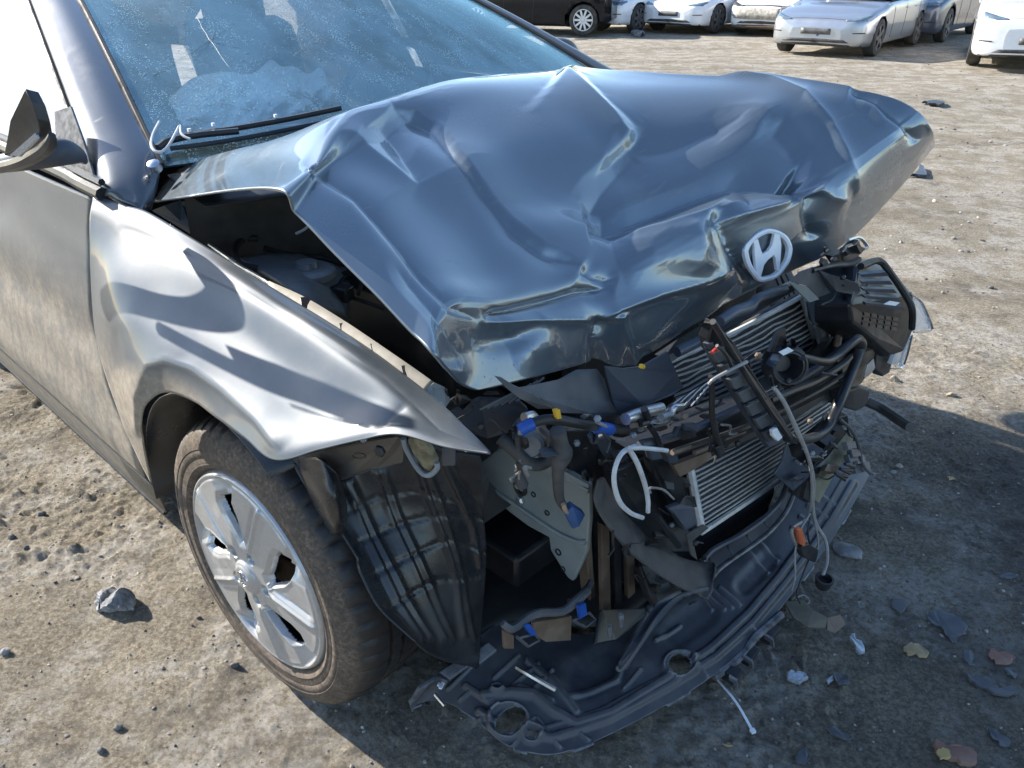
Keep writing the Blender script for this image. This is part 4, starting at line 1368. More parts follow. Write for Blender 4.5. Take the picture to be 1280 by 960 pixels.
pg("radiator_support", [(708, 538, .46), (742, 536, .46), (748, 560, .46), (740, 610, .46), (738, 636, .46), (728, 636, .46), (722, 610, .46), (712, 570, .46)], DARKMET, .035, bev=.004)
pg("radiator_support_foot", [(727, 634, .455), (739, 634, .455), (741, 690, .45), (745, 745, .44), (738, 752, .44), (734, 700, .445)], RUSTMET, .03, bev=.003)
pg("side_shield", [(740, 560, .44), (756, 590, .46), (760, 640, .46), (758, 690, .45), (770, 720, .45), (810, 760, .46), (800, 790, .45), (742, 775, .43), (742, 680, .43)], BLACKPL, .006)
for i, (xa, xb) in enumerate(((752, 762), (768, 776), (784, 793), (799, 806))):
    pg("shield_rib", [(xa, 655 + i * 12, .48), (xb, 660 + i * 12, .48), (xb + 2, 768, .47), (xa + 2, 766, .47)], RUSTMET if i % 2 == 0 else DARKMET, .012, bev=.002)
post("support_strut", C(748, 545, u=.46), C(792, 622, u=.47), .011, .006, SLATEPL)
pg("fan_bracket", [(742, 562, .42), (765, 556, .42), (790, 580, .42), (800, 620, .43), (770, 640, .43), (748, 610, .42)], DARKMET, .02, bev=.004)

# rubber deflector flap hanging across the corner
rf_ = [[(747, 598), (754, 596), (762, 606), (768, 616)], [(746, 628), (758, 628), (772, 636), (786, 646)], [(766, 664), (778, 658), (796, 664), (816, 672)], [(792, 694), (805, 686), (824, 686), (848, 694)], [(830, 722), (842, 712), (856, 706), (876, 702)], [(868, 742), (876, 730), (884, 714), (890, 702)], [(886, 750), (890, 738), (891, 724), (892, 706)]]
P = refine([[C(x, y, u=.55 + .018 * i - .012 * j) for j, (x, y) in enumerate(r)] for i, r in enumerate(rf_)], 8, 6)
P = P + np.array([1, -.6, .5])[None, None] * (.016 * vnoise(proj_c(P)[..., 0] / 22, proj_c(P)[..., 1] / 30, 50) + .006 * vnoise(proj_c(P)[..., 0] / 8, proj_c(P)[..., 1] / 9, 51))[..., None]
part("rubber_deflector", outward(grid(P), (1, -.6, .3)), BROWNFLAP, th=.004, label="dusty grey rubber flap folded over the corner")

# torn grille shutter panels under the bonnet lip
pg("grille_panel", [(641, 485, .50), (662, 482, .50), (700, 474, .50), (722, 462, .49), (746, 461, .50), (756, 474, .51), (764, 502, .52), (772, 517, .53), (740, 517, .53), (704, 516, .52), (676, 498, .51)], GREYPL, .004, label="torn dull grey grille panel")
pg("grille_panel", [(756, 458, .53), (780, 461, .54), (803, 458, .55), (834, 440, .56), (846, 466, .57), (854, 484, .57), (840, 494, .57), (805, 508, .56), (774, 519, .54), (766, 500, .53)], SLATEPL, .004)
pg("grille_blade", [(619, 471, .56), (628, 473, .56), (642, 482, .56), (664, 492, .56), (694, 511, .56), (672, 511, .55), (650, 498, .56), (634, 486, .56)], GREYPL, .003)
pg("grille_edge", [(774, 519, .55), (805, 508, .57), (806, 526, .57), (792, 534, .56), (764, 534, .55), (742, 520, .54)], BLACKPL, .01)
pg("support_panel", [(558, 520, .36), (600, 500, .38), (650, 503, .42), (660, 512, .42), (655, 535, .42), (610, 548, .38), (585, 540, .36)], SLATEPL, .01)
for i in range(6):
    tb("grille_slat", [(600 + i * 9, 512 - i * 2, .47), (640 + i * 8, 492 - i * 4, .48)], .0018, GREYPL, 5)
tb("clip_yellow", [(801, 457.5, .575), (804, 458.5, .575)], .004, YELLOW)

# looms
tb("wiring_loom", [(652, 537, .54), (668, 528, .55), (690, 524, .56), (720, 529, .57), (752, 534, .57), (790, 538, .57), (806, 534, .57)], .0075, RUBBER, 10)
tb("blue_tape_wrap", [(650, 538, .54), (658, 533, .545), (667, 529, .55)], .0095, BLUETAPE, 12)
tb("blue_tape_wrap", [(745, 534, .572), (755, 535, .572), (763, 537, .572)], .0098, BLUETAPE, 12)
pg("yellow_clip", [(694, 513, .57), (700, 512, .57), (702, 523, .57), (697, 524, .57)], YELLOW, .006)
tb("pipe_elbow", [(655, 522, .49), (666, 520, .49), (672, 532, .49), (684, 545, .49), (690, 558, .49)], .008, ALU)
tb("pipe_elbow", [(678, 532, .47), (680, 542, .47), (690, 548, .47)], .006, ALU)
part("pump_body", lathe([(-.03, .026), (.02, .026), (.026, .02), (.026, 0)], 20, C(660, 548, u=.46), (.7, -.7, 0), (.7, .7, 0), (0, 0, 1)), BAYGREY)
tb("taped_hose", [(697, 538, .53), (700, 556, .53), (702, 568, .53), (698, 585, .53), (698, 610, .52), (700, 625, .52), (706, 635, .52)], [.013, .014, .018, .011, .009, .008, .007], GREYTAPE, 10)
tb("taped_hose", [(696, 540, .50), (694, 560, .50), (684, 576, .49), (664, 580, .48), (640, 560, .46), (626, 548, .44)], .011, GREYTAPE, 10)
tb("taped_hose", [(648, 545, .47), (648, 570, .47), (649, 590, .47), (652, 606, .47)], [.006, .005, .006, .012], GREYTAPE, 10)
pg("blue_connector", [(706, 642, .53), (717, 634, .54), (732, 644, .54), (724, 657, .54), (716, 662, .53)], simple("dull_blue_connector", (.03, .075, .19), (.04, .09, .22), .4, .55, scale=40), .016, bev=.002)
tb("copper_lead", [(704, 630, .53), (707, 638, .53), (712, 642, .53)], .004, simple("copper", (.45, .3, .2), (.3, .2, .14), .5, .6, scale=60))
# loose white strap loop
tb("white_strap", [(794, 558, .62), (778, 566, .62), (769, 585, .62), (768, 606, .62), (775, 628, .62), (788, 641, .62), (803, 647, .62)], .0042, STRAP, 6)
tb("white_strap", [(787, 562, .625), (797, 580, .625), (806, 605, .625), (810, 625, .625), (810, 640, .625)], .0042, STRAP, 6)
tb("white_strap", [(787, 560, .63), (805, 560, .63), (834, 563, .63)], .0036, STRAP, 6)

# crushed headlamp carrier next to the loop
pg("lamp_carrier", [(812, 572, .56), (842, 566, .56), (856, 600, .57), (866, 640, .58), (868, 662, .58), (846, 660, .57), (832, 620, .56), (818, 596, .56)], BLACKPL, .02, bev=.003)
pg("lamp_carrier", [(765, 590, .52), (812, 572, .53), (836, 640, .55), (862, 664, .57), (864, 690, .58), (830, 690, .57), (790, 660, .54)], BLACKPL, .012, bev=.003)
pg("carrier_bracket", [(836, 636, .60), (850, 630, .60), (868, 634, .61), (872, 660, .61), (858, 664, .61), (848, 652, .60)], SLATEPL, .012, bev=.003)
pg("carrier_clip", [(812, 560, .60), (826, 560, .60), (830, 574, .60), (816, 576, .60)], SLATEPL, .014, bev=.003)
pg("carrier_clip", [(832, 568, .60), (846, 566, .60), (850, 578, .60), (838, 580, .60)], SLATEPL, .014, bev=.003)
tb("carrier_rod", [(820, 645, .60), (834, 664, .60), (848, 682, .60)], .007, DARKMET)
pg("carrier_spot", [(832, 602, .585), (842, 604, .585), (843, 612, .585), (834, 611, .585)], GREYPL, .003)
pg("torn_strip", [(858, 668, .62), (880, 656, .62), (886, 660, .62), (866, 676, .62), (872, 700, .62), (864, 694, .62)], BROWNFLAP, .003)

# ---- condenser --------------------------------------------------------
cTL, cTR, cBR, cBL = C(838, 452, u=.40), C(1005, 369, u=.52), C(1055, 540, u=.53), C(877, 664, u=.54)


def cpt(s, t):
    top = cTL * (1 - s) + cTR * s
    bot = cBL * (1 - s) + cBR * s
    p = top * (1 - t) + bot * t
    return p + np.array([.012 * math.sin(3.1 * s) * math.sin(2.2 * t + .5), 0, 0])


cn = np.cross(cTR - cTL, cBL - cTL)
cn /= np.linalg.norm(cn)
if cn @ (OC - cTL) < 0:
    cn = -cn
cond = part("condenser", outward(grid(np.array([[cpt(s, t) - cn * .012 for s in np.linspace(0, 1, 9)] for t in np.linspace(0, 1, 9)])), cn), FIN, th=.012)
bars = []
for i in range(34):
    t = (i + .5) / 34
    wob = .004 if i < 14 else .001
    pts = [cpt(s, t) - cn * (.005 + .004 * rnd.random()) + np.array([0, 0, rnd.uniform(-wob, wob)]) for s in np.linspace(.0, 1, 12)]
    d = np.array(pts)
    a = d + np.array([0, 0, .0028])
    b = d - np.array([0, 0, .0028])
    bars.append(outward(grid(np.stack([a - cn * .006, a, b, b - cn * .006])), cn))
part("condenser_tube", join(*bars), FINBAR, cond, kind="stuff")
part("condenser_rail", tube([cpt(s, 0) for s in np.linspace(0, 1, 6)], .006, 6), FINBAR, cond)
part("condenser_rail", tube([cpt(s, 1) + [0, 0, -.004] for s in np.linspace(0, 1, 6)], .007, 6), FINBAR, cond)
part("condenser_tank", tube([cpt(0, .55), cpt(0, .8), cpt(0, 1.01)], .010, 8), FINBAR, cond)
part("condenser_tank", tube([cpt(1.0, 0) + [.0, 0, 0], cpt(1.0, .25), cpt(1.0, .5)], .012, 10), FINBAR, cond)
tb("receiver_drier", [(1020, 396, .54), (1028, 430, .54), (1034, 462, .54)], .021, ALU, 14)
pg("receiver_bracket", [(1006, 368, .55), (1016, 374, .55), (1028, 400, .55), (1020, 410, .55), (1010, 396, .55)], FINBAR, .004)

# silver pipes left of the condenser
tb("coolant_pipe", [(782, 524, .585), (800, 517, .585), (826, 510, .585)], .010, ALU, 10)
tb("coolant_pipe", [(800, 534, .58), (816, 530, .58), (832, 525, .58), (828, 516, .58)], .008, ALU, 10)
tb("coolant_pipe", [(826, 522, .59), (838, 518, .59), (842, 510, .59), (852, 508, .59)], .007, ALU, 10)
tb("pipe_clip", [(805, 511, .60), (808, 518, .60), (810, 526, .60), (800, 530, .60)], .006, BLACKPL, 8)
tb("pipe_clip", [(812, 533, .60), (820, 545, .60), (826, 560, .60), (832, 572, .60)], .005, BLACKPL, 8)
for i in range(9):
    x0 = 815 + i * 7
    tb("torn_fin", [(x0, 525 - i * 2.5, .56), (x0 + 32, 500 - i * 4, .55), (x0 + 70, 488 - i * 6, .54)], .0016, FINBAR if i % 2 else DARKMET, 4)
# hose along the top of the radiator
tb("radiator_hose", [(846, 440, .50), (870, 428, .51), (895, 414, .52)], .011, SLATEPL, 10)
tb("radiator_hose", [(900, 402, .55), (918, 390, .55), (936, 384, .55), (946, 374, .55), (965, 366, .55), (982, 362, .55)], [.010, .012, .013, .010, .010, .008], SLATEPL, 10)
pg("radiator_top", [(836, 455, .48), (870, 432, .49), (930, 400, .50), (996, 362, .52), (1000, 352, .52), (930, 382, .50), (860, 425, .48), (828, 446, .47)], BLACKPL, .02)

# ---- crash beam -------------------------------------------------------
def beam(name, top, bot, mat, ud, th, bev=.006):
    P = [C(x, y, u=u) for x, y, u in top] + [C(x, y, u=u) for x, y, u in bot[::-1]]
    return pg(name, top + bot[::-1], mat, th, bev=bev)


bm1 = beam("crash_beam", [(792, 566, .56), (850, 545, .57), (905, 520, .58), (960, 494, .59), (1010, 466, .60), (1062, 428, .60)], [(846, 580, .56), (872, 580, .57), (930, 556, .58), (985, 532, .59), (1030, 508, .60), (1078, 470, .60)], DARKMET, 0, .05)
part("beam_rib", tube([C(800, 556, u=.585), C(850, 543, u=.595), C(905, 519, u=.605), C(960, 493, u=.612), C(1012, 466, u=.62), C(1060, 430, u=.62)], .008, 8), SLATEPL, bm1)
part("beam_rib", tube([C(830, 570, u=.59), C(880, 553, u=.60), C(930, 535, u=.61), C(985, 508, u=.615), C(1030, 484, u=.62), C(1070, 458, u=.62)], .007, 8), DARKMET, bm1)
for a, b in (((905, 548), (930, 540)), ((958, 522), (982, 512)), ((1000, 500), (1024, 486)), ((868, 566), (888, 558)), ((840, 566), (862, 558))):
    part("beam_slot", tube([C(a[0], a[1], u=.607), C(b[0], b[1], u=.612)], .005, 6), RUSTMET, bm1)
beam("beam_backing", [(806, 545, .53), (860, 520, .54), (905, 500, .55)], [(812, 566, .54), (866, 545, .55), (912, 520, .56)], BLACKPL, 0, .03)
pg("beam_step", [(842, 582, .595), (868, 572, .60), (888, 564, .60), (890, 572, .60), (870, 586, .60), (850, 596, .595)], RUSTMET, .01)

# diagonal grille carrier with its row of pads
dg1 = pg("grille_carrier", [(893, 404, .66), (902, 410, .66), (920, 430, .66), (944, 468, .67), (972, 512, .68), (1000, 556, .69), (990, 552, .69), (958, 506, .68), (930, 462, .67), (908, 428, .66)], BLACKPL, .03, bev=.004)
tb("carrier_edge", [(891, 402, .675), (905, 424, .675), (930, 464, .685), (958, 508, .695), (985, 546, .70)], .005, DARKMET, 8)
dg2 = pg("pad_strip", [(886, 430, .655), (896, 424, .655), (914, 444, .66), (944, 486, .665), (972, 532, .675), (980, 552, .68), (962, 560, .68), (934, 518, .67), (908, 474, .66), (892, 448, .655)], SLATEPL, .012, bev=.002)
lp_, rp_ = np.array([(889, 440), (964, 556)], float), np.array([(908, 432), (984, 546)], float)
for i in range(7):
    t0, t1 = (i + .12) / 7, (i + .86) / 7
    q = [lp_[0] + (lp_[1] - lp_[0]) * t0, rp_[0] + (rp_[1] - rp_[0]) * t0, rp_[0] + (rp_[1] - rp_[0]) * t1, lp_[0] + (lp_[1] - lp_[0]) * t1]
    pg("carrier_pad", [(a[0], a[1], .672 + .02 * (t0 + t1) / 2) for a in q], GREYPL, .008, bev=.0015)
pg("white_tab", [(966, 538, .705), (972, 535, .705), (979, 547, .705), (973, 552, .705), (967, 546, .705)], WHITEPL, .008, bev=.002)
pg("carrier_head", [(884, 424, .65), (894, 402, .66), (904, 412, .66), (912, 440, .66), (900, 452, .66), (888, 440, .655)], BLACKPL, .02, bev=.003)
tb("red_clip", [(890, 441, .675), (894, 437, .675), (897, 437, .675)], .003, RED, 6)
tb("carrier_wire", [(896, 432, .68), (905, 440, .685), (912, 452, .685), (916, 462, .685)], .003, RUBBER, 6)
tb("carrier_wire", [(934, 452, .70), (910, 464, .69), (892, 474, .685), (886, 480, .68)], .0028, WIRE, 6)
tb("hanging_lead", [(888, 470, .66), (890, 490, .66), (890, 515, .66), (894, 540, .66), (898, 554, .66), (902, 566, .66)], [.004, .005, .005, .006, .006, .005], RUBBER, 8)
pg("lead_plug", [(894, 560, .665), (904, 556, .665), (908, 564, .665), (900, 572, .665)], BLACKPL, .012, bev=.002)

# horn in front of the condenser
hc = C(984, 457, u=.64)
hax = np.array([.74, -.62, .26])
hax /= np.linalg.norm(hax)
ht = np.cross(hax, (0, 0, 1.0))
ht /= np.linalg.norm(ht)
hb = np.cross(ht, hax)
horn = part("horn", join(lathe([(-.05, 0), (-.05, .030), (-.03, .040), (.0, .041), (.012, .036), (.014, .026), (.0, .020), (-.02, .016), (-.02, 0)], 32, hc, hax, ht, hb)), BLACKPL)
part("horn_label", shard([C(973, 440, u=.655), C(985, 434, u=.655), (C(991, 438, u=.655)), C(978, 444, u=.655)], .002), WHITEPL, horn, smooth=False)
pg("horn_bracket", [(962, 440, .63), (972, 416, .63), (982, 410, .63), (984, 436, .63), (976, 430, .63), (976, 420, .63), (968, 440, .63)], BLACKPL, .006)
part("horn_rim", tube([hc + .033 * (math.cos(a) * ht + math.sin(a) * hb) + hax * .012 for a in np.linspace(0, 6.283, 25)], .004, 6, 1), DARKMET, horn)
tb("horn_lead", [(963, 470, .66), (966, 482, .66), (972, 490, .66), (974, 480, .66)], .003, RUBBER)

# loop of trim hanging over the opening
tb("grille_trim_loop", [(1002, 446, .66), (1030, 452, .66), (1044, 446, .66), (1058, 434, .665), (1070, 424, .665), (1076, 432, .665), (1070, 452, .67), (1058, 480, .68), (1048, 505, .69), (1038, 528, .69), (1026, 542, .69), (1008, 549, .69), (994, 546, .69)], [.007, .009, .010, .010, .012, .013, .011, .012, .012, .012, .011, .010, .008], BLACKPL, 10)
tb("grille_trim_bar", [(962, 500, .655), (990, 488, .66), (1020, 476, .66), (1052, 456, .665), (1062, 446, .665)], .008, BLACKPL, 8)

# panels round the far corner
pg("air_guide", [(1010, 378, .56), (1022, 374, .56), (1044, 373, .57), (1050, 398, .58), (1046, 402, .58), (1018, 407, .57)], SLATEPL, .006, bev=.002)
pg("guide_backing", [(1018, 407, .54), (1046, 402, .55), (1052, 440, .55), (1046, 452, .55), (1022, 448, .54)], DARKIN, .006)
tb("guide_post", [(1050, 400, .585), (1047, 422, .585), (1042, 446, .585)], .007, RUSTMET, 6)
tb("guide_post", [(1055, 398, .59), (1052, 420, .59), (1047, 446, .59)], .003, ALU, 6)
pg("folded_panel", [(988, 352, .60), (1002, 340, .60), (1018, 334, .60), (1026, 346, .60), (1038, 366, .60), (1022, 372, .60), (1010, 358, .60)], GREYPL, .004)
pg("folded_panel", [(988, 354, .605), (1010, 359, .605), (1024, 374, .605), (1012, 378, .60), (1000, 368, .60)], PRIMER, .004)
pg("folded_panel", [(1024, 338, .61), (1040, 344, .62), (1072, 354, .63), (1076, 364, .63), (1070, 369, .63), (1046, 364, .62), (1036, 358, .61)], GREYPL, .004)
tb("latch_rod", [(1015, 338, .60), (1040, 332, .61), (1062, 330, .62), (1074, 324, .62)], .006, DARKMET, 8)
pg("latch_plate", [(1040, 320, .58), (1062, 312, .58), (1074, 300, .58), (1078, 310, .58), (1072, 326, .58), (1050, 334, .58)], BLACKPL, .02, bev=.003)
pg("latch_plate", [(1054, 314, .60), (1070, 312, .60), (1070, 324, .60), (1055, 326, .60)], RUSTMET, .006)
tb("latch_wire", [(1060, 300, .57), (1074, 297, .57), (1084, 308, .58), (1078, 312, .58)], .004, ALU, 6)
pg("lamp_bucket", [(1048, 372, .60), (1075, 368, .60), (1084, 400, .61), (1090, 430, .62), (1078, 446, .62), (1060, 420, .61)], BLACKPL, .02, bev=.003)

# far headlamp torn loose
HLU = .66
hl = pg("headlamp", [(1072, 332, .60), (1090, 324, .60), (1104, 326, .60), (1122, 346, .63), (1138, 368, .66), (1144, 384, .67), (1143, 410, .67), (1130, 440, .67), (1110, 446, .66), (1094, 426, .66), (1066, 404, .65), (1064, 380, .64), (1070, 352, .62)], BLACKPL, .10, bev=.008, label="torn-off far headlamp")
part("headlamp_rim", tube([C(1076, 333, u=.62), C(1098, 326, u=.62), C(1112, 340, u=.64), C(1130, 366, u=.67), C(1140, 386, u=.69), C(1140, 410, u=.69)], .008, 8), DARKMET, hl)
for i in range(5):
    y0 = 336 + i * 9
    part("headlamp_rib", shard([C(1072 + i * 1.5, y0 + 4, u=.66), C(1104 + i * 5, y0 + 1 + i * 2, u=.68), C(1108 + i * 5, y0 + 6 + i * 2, u=.68), C(1074 + i, y0 + 7, u=.66)], .008), SLATEPL, hl, smooth=False)
for r_ in range(3):
    for c_2 in range(5):
        x, y = 1078 + c_2 * 9 - r_ * 1, 390 + r_ * 6 + c_2 * 1.5
        part("headlamp_cell", shard([C(x, y, u=.69), C(x + 7, y + 1, u=.69), C(x + 7, y + 5, u=.69), C(x, y + 4, u=.69)], .004), DARKMET, hl, smooth=False)
part("headlamp_sticker", shard([C(1104, 380, u=.70), C(1112, 376, u=.70), C(1124, 378, u=.70), C(1118, 382, u=.70)], .002), WHITEPL, hl, smooth=False)
pg("lens_fin", [(1138, 366, .665), (1148, 372, .665), (1158, 388, .66), (1164, 404, .655), (1164, 412, .655), (1142, 414, .66), (1143, 386, .665)], LENS, .012, parent=hl, bev=.003)
part("lens_edge", tube([C(1138, 366, u=.67), C(1152, 378, u=.665), C(1163, 402, u=.66), C(1164, 413, u=.66), C(1142, 415, u=.665)], .003, 6), CHROME, hl)
pg("lens_fin", [(1140, 420, .665), (1133, 444, .66), (1127, 458, .655), (1114, 456, .66), (1124, 432, .665)], LENS, .012, parent=hl, bev=.003)
part("lens_edge", tube([C(1140, 419, u=.668), C(1134, 444, u=.665), C(1127, 459, u=.66), C(1112, 460, u=.66)], .003, 6), CHROME, hl)
pg("lamp_leg", [(1096, 428, .64), (1122, 430, .64), (1112, 466, .64), (1104, 471, .64), (1094, 462, .64)], BLACKPL, .03, parent=hl, bev=.004)
pg("bumper_corner", [(1052, 452, .62), (1082, 440, .64), (1098, 434, .64), (1090, 460, .63), (1076, 480, .62), (1056, 486, .62)], RUSTMET, .01)
pg("reflector", [(1084, 456, .655), (1092, 448, .655), (1094, 460, .655), (1086, 470, .655), (1080, 472, .655)], ALU, .004)
pg("bumper_bracket", [(1050, 492, .62), (1074, 484, .62), (1088, 488, .62), (1084, 508, .62), (1070, 514, .62), (1050, 508, .62)], BLACKPL, .05, bev=.004)
tb("bumper_strip", [(1084, 502, .66), (1104, 512, .70), (1122, 524, .75), (1138, 534, .79)], .012, BROWNFLAP, 8)

# small stuff torn loose: thin leads, clips and bracket ends
cl = random.Random(23)
CLM = [BLACKPL, BLACKPL, SLATEPL, DARKMET, GREYPL, RUBBER, RUSTMET, LINERPL]
zones = [((645, 515), (740, 600), .47, .52), ((740, 520), (850, 600), .54, .60), ((840, 500), (930, 560), .59, .62), ((760, 600), (870, 690), .55, .60), ((930, 420), (1080, 500), .63, .66), ((1030, 310), (1100, 380), .58, .63), ((990, 520), (1060, 600), .64, .68), ((800, 690), (880, 760), .52, .58), ((560, 480), (660, 540), .40, .45)]
for i in range(54):
    (x0, y0), (x1, y1), ua, ub = zones[i % len(zones)]
    x, y, u = cl.uniform(x0, x1), cl.uniform(y0, y1), cl.uniform(ua, ub) + .012
    w, h_ = cl.uniform(4, 13), cl.uniform(3, 9)
    a = cl.uniform(0, 3.14)
    q = []
    for k_ in range(cl.choice((4, 5, 6))):
        t = a + k_ * 6.283 / 5 + cl.uniform(-.3, .3)
        q.append((x + w * math.cos(t), y + h_ * math.sin(t), u + cl.uniform(-.012, .012)))
    pg("broken_clip", q, cl.choice(CLM), cl.uniform(.003, .014), bev=.0012)
for i in range(46):
    (x0, y0), (x1, y1), ua, ub = zones[i % len(zones)]
    x, y, u = cl.uniform(x0, x1), cl.uniform(y0, y1), cl.uniform(ua, ub) + .02
    dx, dy = cl.uniform(-34, 34), cl.uniform(-10, 34)
    q = [(x + dx * t + cl.uniform(-7, 7), y + dy * t + cl.uniform(-6, 6), u + cl.uniform(-.01, .015)) for t in (0, .33, .66, 1)]
    tb("loose_wire", q, cl.uniform(.0012, .0030), cl.choice((RUBBER, RUBBER, BLACKPL, GREYTAPE, WIRE)), 5)
for i in range(18):
    (x0, y0), (x1, y1), ua, ub = zones[i % len(zones)]
    part("loose_bolt", lathe([(-.006, .004), (.0, .0065), (.004, .0065), (.006, .004), (.006, 0)], 6, C(cl.uniform(x0, x1), cl.uniform(y0, y1), u=cl.uniform(ua, ub) + .02), (.7, -.6, .3), (.6, .7, 0), (-.2, .2, .9)), cl.choice((BAYGREY, DARKMET, RUSTMET)), smooth=False)

# ---- undertray lying on the ground, still attached ---------------------
o_px = [(514, 884), (545, 876), (585, 892), (624, 926), (660, 940), (700, 941), (760, 919), (830, 883), (895, 842), (945, 797), (985, 749), (1016, 708), (1044, 668), (1068, 628), (1089, 590)]
i_px = [(548, 842), (590, 806), (618, 782), (645, 776), (668, 784), (700, 790), (738, 792), (778, 774), (812, 744), (856, 712), (905, 688), (944, 664), (972, 638), (1006, 598), (1046, 556)]
oz = [.035, .045, .05, .05, .05, .05, .05, .05, .055, .06, .065, .07, .075, .08, .085]
iz = [.10, .11, .11, .10, .09, .09, .09, .10, .11, .12, .13, .13, .13, .14, .15]
oc = np.array([C(x, y, z=z) for (x, y), z in zip(o_px, oz)])
ic = np.array([C(x, y, z=z) for (x, y), z in zip(i_px, iz)])
rows = [oc + (ic - oc) * t + np.array([0, 0, .010 * math.sin(math.pi * t)]) for t in (0, .25, .5, .75, 1)]
TP = refine(rows, 44, 34)
tp = proj_c(TP)
rel = np.zeros(TP.shape[:2])


def ridge(pts, amp, w):
    global rel
    dq, sd, tt = polydist(tp, pts)
    rel = np.maximum(rel, amp * np.exp(-(dq / w) ** 4))


edge1 = [(600, 890), (640, 915), (690, 922), (760, 900), (830, 862), (893, 822), (942, 778), (982, 730), (1012, 690), (1040, 650), (1066, 606)]
ridge(edge1, .010, 5)
ridge([(x - 8, y - 12) for x, y in edge1[1:]], .006, 3)
ridge([(605, 870), (640, 866), (668, 868), (690, 888), (720, 905), (765, 892), (830, 852), (888, 812), (936, 768), (975, 722), (1004, 682)], .014, 6)
ridge([(582, 858), (610, 876), (650, 858), (690, 876)], .008, 4)
ridge([(690, 850), (712, 880), (720, 892)], .013, 6)
ridge([(660, 826), (688, 850)], .010, 4)
ridge([(706, 872), (740, 862), (770, 850), (776, 830), (792, 800), (806, 770)], .010, 5)
ridge([(812, 760), (846, 744), (880, 730)], .008, 5)
for a in (((618, 848), (648, 820)), ((640, 858), (672, 830)), ((660, 868), (690, 838)), ((560, 862), (600, 822)), ((575, 876), (590, 862)), ((600, 900), (622, 880)), ((640, 934), (668, 898)), ((700, 934), (672, 898)), ((735, 925), (690, 885)),
          ((880, 740), (905, 762)), ((900, 735), (925, 758)), ((890, 738), (915, 760)), ((860, 720), (890, 760)), ((935, 690), (960, 715)), ((950, 680), (972, 702)), ((820, 800), (850, 780)), ((780, 862), (800, 838)), ((930, 775), (945, 790)), ((870, 830), (884, 846)), ((990, 660), (1010, 676)), ((1000, 646), (1022, 662)), ((1010, 632), (1034, 648)), ((1022, 618), (1046, 634))):
    ridge(list(a), .006, 2.5)
basin = polydist(tp, [(730, 846), (752, 832), (762, 828)])[0]
rel -= .012 * np.exp(-(basin / 24) ** 4)
rel -= .010 * np.exp(-(polydist(tp, [(845, 790), (880, 765)])[0] / 18) ** 4)
rel -= .010 * np.exp(-(polydist(tp, [(930, 730), (960, 700)])[0] / 12) ** 4)
for (x, y, r) in ((636, 901, 25), (850, 831, 20), (665, 918, 12), (621, 862, 7)):
    d = np.hypot((tp[..., 0] - x), (tp[..., 1] - y) * 1.15)
    rel += .008 * np.exp(-((d - r) / 3.0) ** 2)
    rel -= .004 * (d < r - 2)
rel += .004 * vnoise(tp[..., 0] / 60, tp[..., 1] / 40, 61) + .0004 * vnoise(tp[..., 0] / 14, tp[..., 1] / 12, 62)
TP2 = TP + np.array([0, 0, .85]) * rel[..., None]
jag = np.zeros(TP.shape[:2])
cc = np.arange(TP.shape[1])
TP2[0, :, :] += (((cc // 15) % 4 == 0) * .006)[:, None] * np.array([.8, -.4, 0])
V, F = grid(TP2)
q = proj_c(V)
hole = np.zeros(len(V), bool)
for (x, y, rx, ry, sl) in ((638, 900, 20, 16, -.35), (850, 831, 15, 14, 0), (665, 918, 6, 6, 0)):
    dx, dy = q[:, 0] - x, q[:, 1] - y
    dy2 = dy - sl * dx
    hole |= (dx / rx) ** 2 + (dy2 / ry) ** 2 < 1
F = [f for f in F if not all(hole[i] for i in f)]
tray = part("undertray", outward((V, F), (0, 0, 1)), TRAYPL, angle=50, th=.003, label="moulded black undertray dropped on the dirt")

# nose of the tray: stepped lip and clip boxes along its front edge
for (x, y, w) in ((918, 842, 12), (937, 816, 14), (963, 789, 14)):
    pg("clip_box", [(x - w, y - 2, .055), (x - 2, y - w * .9, .06), (x + w, y - w * .4, .055), (x + w * .2, y + w * .6, .05)], BLACKPL, .035, z=0, bev=.002)
    pg("clip_box_wall", [(x - w * .6, y + w * .3, .06), (x + w * .2, y + w * .8, .055), (x + w * .3, y + w * 1.5, .01), (x - w * .5, y + w, .01)], TRAYPL, .005, z=0)
tb("torn_edge", [(892, 846, .045), (912, 832, .05), (930, 815, .05), (942, 798, .06), (960, 782, .06), (976, 768, .06)], .010, TRAYPL, 7, z=0)
pg("broken_lip", [(980, 752, .06), (1004, 748, .07), (1016, 762, .06), (1036, 772, .05), (1032, 786, .03), (1010, 784, .04), (992, 772, .05)], simple("olive_plastic", (.07, .065, .045), (.10, .092, .065), .5, .7, scale=20, dust=.3), .008, z=0, bev=.002)
pg("broken_lip", [(1034, 772, .05), (1050, 768, .06), (1058, 780, .04), (1044, 792, .02), (1034, 788, .03)], simple("brown_plastic", (.12, .085, .065), (.16, .12, .095), .55, .7, scale=20, dust=.3), .008, z=0, bev=.002)
pg("tray_corner", [(512, 880, .06), (524, 862, .10), (548, 846, .11), (560, 852, .10), (556, 862, .08), (536, 862, .075), (524, 872, .05), (516, 892, .02)], TRAYPL, .008, z=0, bev=.002)
pg("tray_block", [(548, 840, .11), (576, 822, .12), (590, 830, .11), (562, 850, .10)], TRAYPL, .02, z=0, bev=.003)
pg("tray_block", [(588, 818, .11), (610, 802, .12), (622, 812, .11), (600, 830, .10)], TRAYPL, .02, z=0, bev=.003)
tb("tray_clip", [(544, 868, .09), (556, 882, .085)], .004, ALU, 6, z=0)
tb("tray_strut", [(646, 834, .115), (666, 846, .12), (694, 862, .10)], .005, ALU, 6, z=0)
